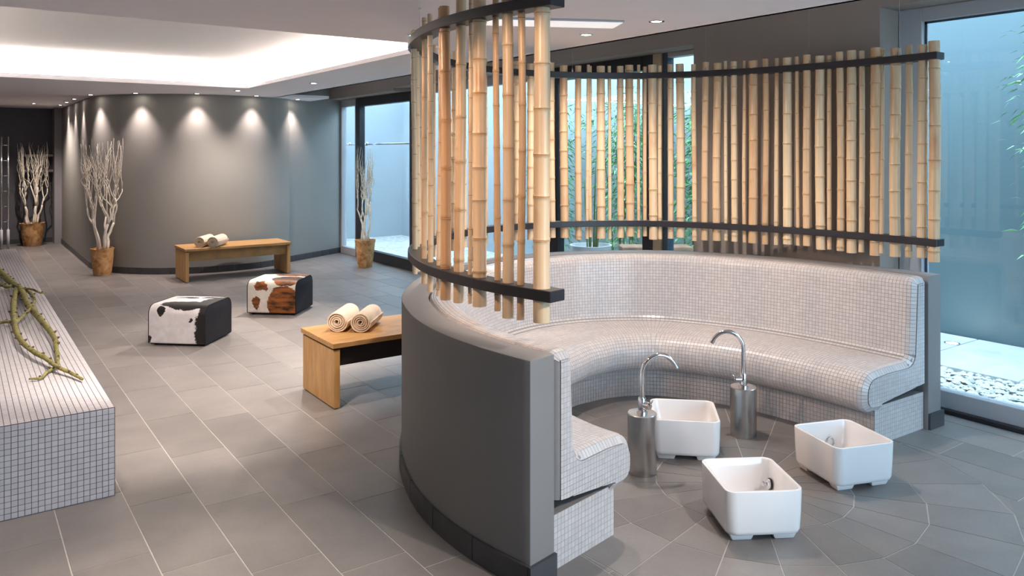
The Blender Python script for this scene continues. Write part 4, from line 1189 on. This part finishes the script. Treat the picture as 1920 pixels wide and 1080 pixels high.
for i, yy in enumerate((13.9, 14.9, 15.9)):
    downlight('%s spotlight along the corridor side of the curved wall' % ['nearest', 'middle', 'farthest'][i], 1.52, yy, ZC, WASH*.8, 80, 1.0, None, (1, .84, .79), grp='corridor spotlights')
for lab, x, y, pw_, sz, aim, warm in SPOTS:
    downlight(lab, x, y, ZC, pw_, sz, .5 if warm else .7, aim, (1, .66, .46) if warm else (1, .86, .765))
# slot light above the seat
t = thing('slot_light', 'pale rectangular slot light in the ceiling above the tiled seat', 'ceiling light', (2.99, 3.87, ZC-.001), math.radians(-27))
m = MB(); m.box(-.5, .5, -.12, .12, -.012, 0); m.build('housing', 'frame_grey', t, bevel=.003, bseg=1)
m = MB(); m.box(-.49, .49, -.11, .11, -.015, -.012); m.build('diffuser', 'slot_glow', t)

# ================================================================== outside things
def leafy(name, label, x, y, z0, canes, h, rad, nleaf, seed, cat='bamboo plant', zlo=.35):
    xm = 7.70-x
    t = thing(name, label, cat, (x, y, z0)); rg = random.Random(seed); tips = []
    for i in range(canes):
        m = MB(); a = rg.uniform(0, 6.28); r0 = rg.uniform(0, rad*.35); hh = h*rg.uniform(.75, 1); ln = rg.uniform(0, rad*.7)
        pts = [Vector((min(xm-.03, math.cos(a)*(r0+ln*(k/6)**2)), math.sin(a)*(r0+ln*(k/6)**2), hh*k/6)) for k in range(7)]
        m.tube(pts, [.012*(1-.7*k/6) for k in range(7)], 6); m.build('cane', 'cane', t, smooth=True); tips.append(pts)
    lf = MB()
    for i in range(nleaf):
        pts = rg.choice(tips); u = zlo+(1-zlo)*rg.random()**.8; k = min(5, int(u*6)); p = pts[k].lerp(pts[k+1], u*6-k)
        a = rg.uniform(0, 6.28); dr = Vector((math.cos(a), math.sin(a), rg.uniform(-.7, .3))).normalized(); p = p+dr*rg.uniform(.03, rad*.8)
        l = rg.uniform(.07, .14); w = l*.12; sd = dr.cross(Vector((0, 0, 1))).normalized()*w; mid = p+dr*l*.4+Vector((0, 0, .008))
        if max(p.x, p.x+dr.x*l)+w > xm: continue
        lf.add([p, mid+sd, p+dr*l+Vector((0, 0, -.02)), mid-sd], [(0, 1, 2, 3)])
    tag(lf.build('foliage', 'leaf', t), kind='stuff')
leafy('bamboo_plant', 'green bamboo plant at the right picture edge outside the window', 7.25, 2.42, -.04, 7, 2.9, .42, 1500, 3, zlo=.4)
leafy('bamboo_plant', 'dense green bamboo behind the white planter', 7.2, 7.6, -.04, 10, 2.7, .5, 2600, 4, zlo=.22)
leafy('bamboo_plant', 'dense green bamboo seen through the narrow window', 7.25, 6.35, -.04, 9, 2.6, .42, 2200, 6, zlo=.15)
leafy('bamboo_plant', 'green bamboo behind the glass door, left of the white planter', 7.2, 8.9, -.04, 8, 2.6, .45, 1800, 9, zlo=.2)
leafy('shrub', 'low green shrub outside the narrow window', 6.3, 5.2, -.04, 9, .85, .28, 900, 8, 'shrub', zlo=.3)
t = thing('planter', 'white round planter with thin green canes outside the dark door', 'planter', (6.02, 6.86, -.04))
m = MB(); m.lathe([(.16, 0), (.19, .02), (.235, .68), (.245, .70), (.225, .70), (.215, .64), (.02, .635)], 32); m.build('pot', 'planter_white', t, smooth=True, angle=50)
m = MB(); m.lathe([(.21, .63), (.1, .66), (.01, .67)], 20); m.build('soil', 'soil', t)
rg = random.Random(77)
for i in range(7):
    a = rg.uniform(0, 6.28); r = rg.uniform(.02, .12); hh = rg.uniform(.7, 1.6); m = MB()
    m.tube([(math.cos(a)*r*(1+k*.25), math.sin(a)*r*(1+k*.25), .62+hh*k/4) for k in range(5)], [.010, .009, .008, .006, .004], 6); m.build('cane', 'cane', t, smooth=True)
t = thing('garden_bench', 'reddish timber garden bench beside the white planter', 'garden bench', (6.45, 6.25, -.04), math.radians(-35))
m = MB(); m.box(-.4, .4, -.14, .14, .655, .72); m.build('seat_board', 'log_wood', t, bevel=.02)
for x in (-.3, .3):
    m = MB(); m.box(x-.04, x+.04, -.11, .11, 0, .655); m.build('leg', 'log_wood', t, bevel=.004, bseg=1)
t = thing('ground_light', 'round ground spotlight set in the paving outside the right window', 'ground light', (7.38, 3.46, 0))
m = MB(); m.lathe([(.05, 0), (.065, 0), (.065, .006), (.05, .006)], 20, closed=False); m.build('trim_ring', 'chrome', t)
m = MB(); m.lathe([(.001, .004), (.05, .004)], 16, closed=False); m.build('lens', 'ground_lamp', t)
# bar fixed across the outside of the far door
t = thing('door_bar', 'chrome bar with round knobs fixed outside the far glass door', 'door bar', (XG+.05, 10.08, 0))
m = MB(); m.tube([(.07, -.03, 1.86), (.07, 2.62, 1.86)], .017, 10); m.build('bar', 'chrome', t, smooth=True)
for y in (0, 1.87, 2.57):
    m = MB(); m.tube([(0, y, 1.86), (.07, y, 1.86)], .014, 8); m.build('standoff', 'chrome', t, smooth=True)
    m = MB(); m.lathe([(.01, 1.825), (.03, 1.845), (.034, 1.86), (.03, 1.875), (.01, 1.895)], 12, (.07, y)); m.build('knob', 'chrome', t, smooth=True)
# towel rail on the dark wall at the far left
t = thing('towel_rail', 'chrome ladder towel rail on the dark wall at the left edge', 'towel rail', (.67, 16.42, 0))
for x in (0, .10):
    m = MB(); m.tube([(x, 0, .35), (x, 0, 2.0)], .016, 10); m.build('upright', 'chrome', t, smooth=True)
for k in range(6):
    m = MB(); m.tube([(0, 0, .5+k*.27), (.10, 0, .5+k*.27)], .010, 8); m.build('rung', 'chrome', t, smooth=True)
for x in (0, .10):
    m = MB(); m.tube([(x, 0, .0), (x, 0, .36)], .022, 10); m.build('foot', 'frame_grey', t, smooth=True)
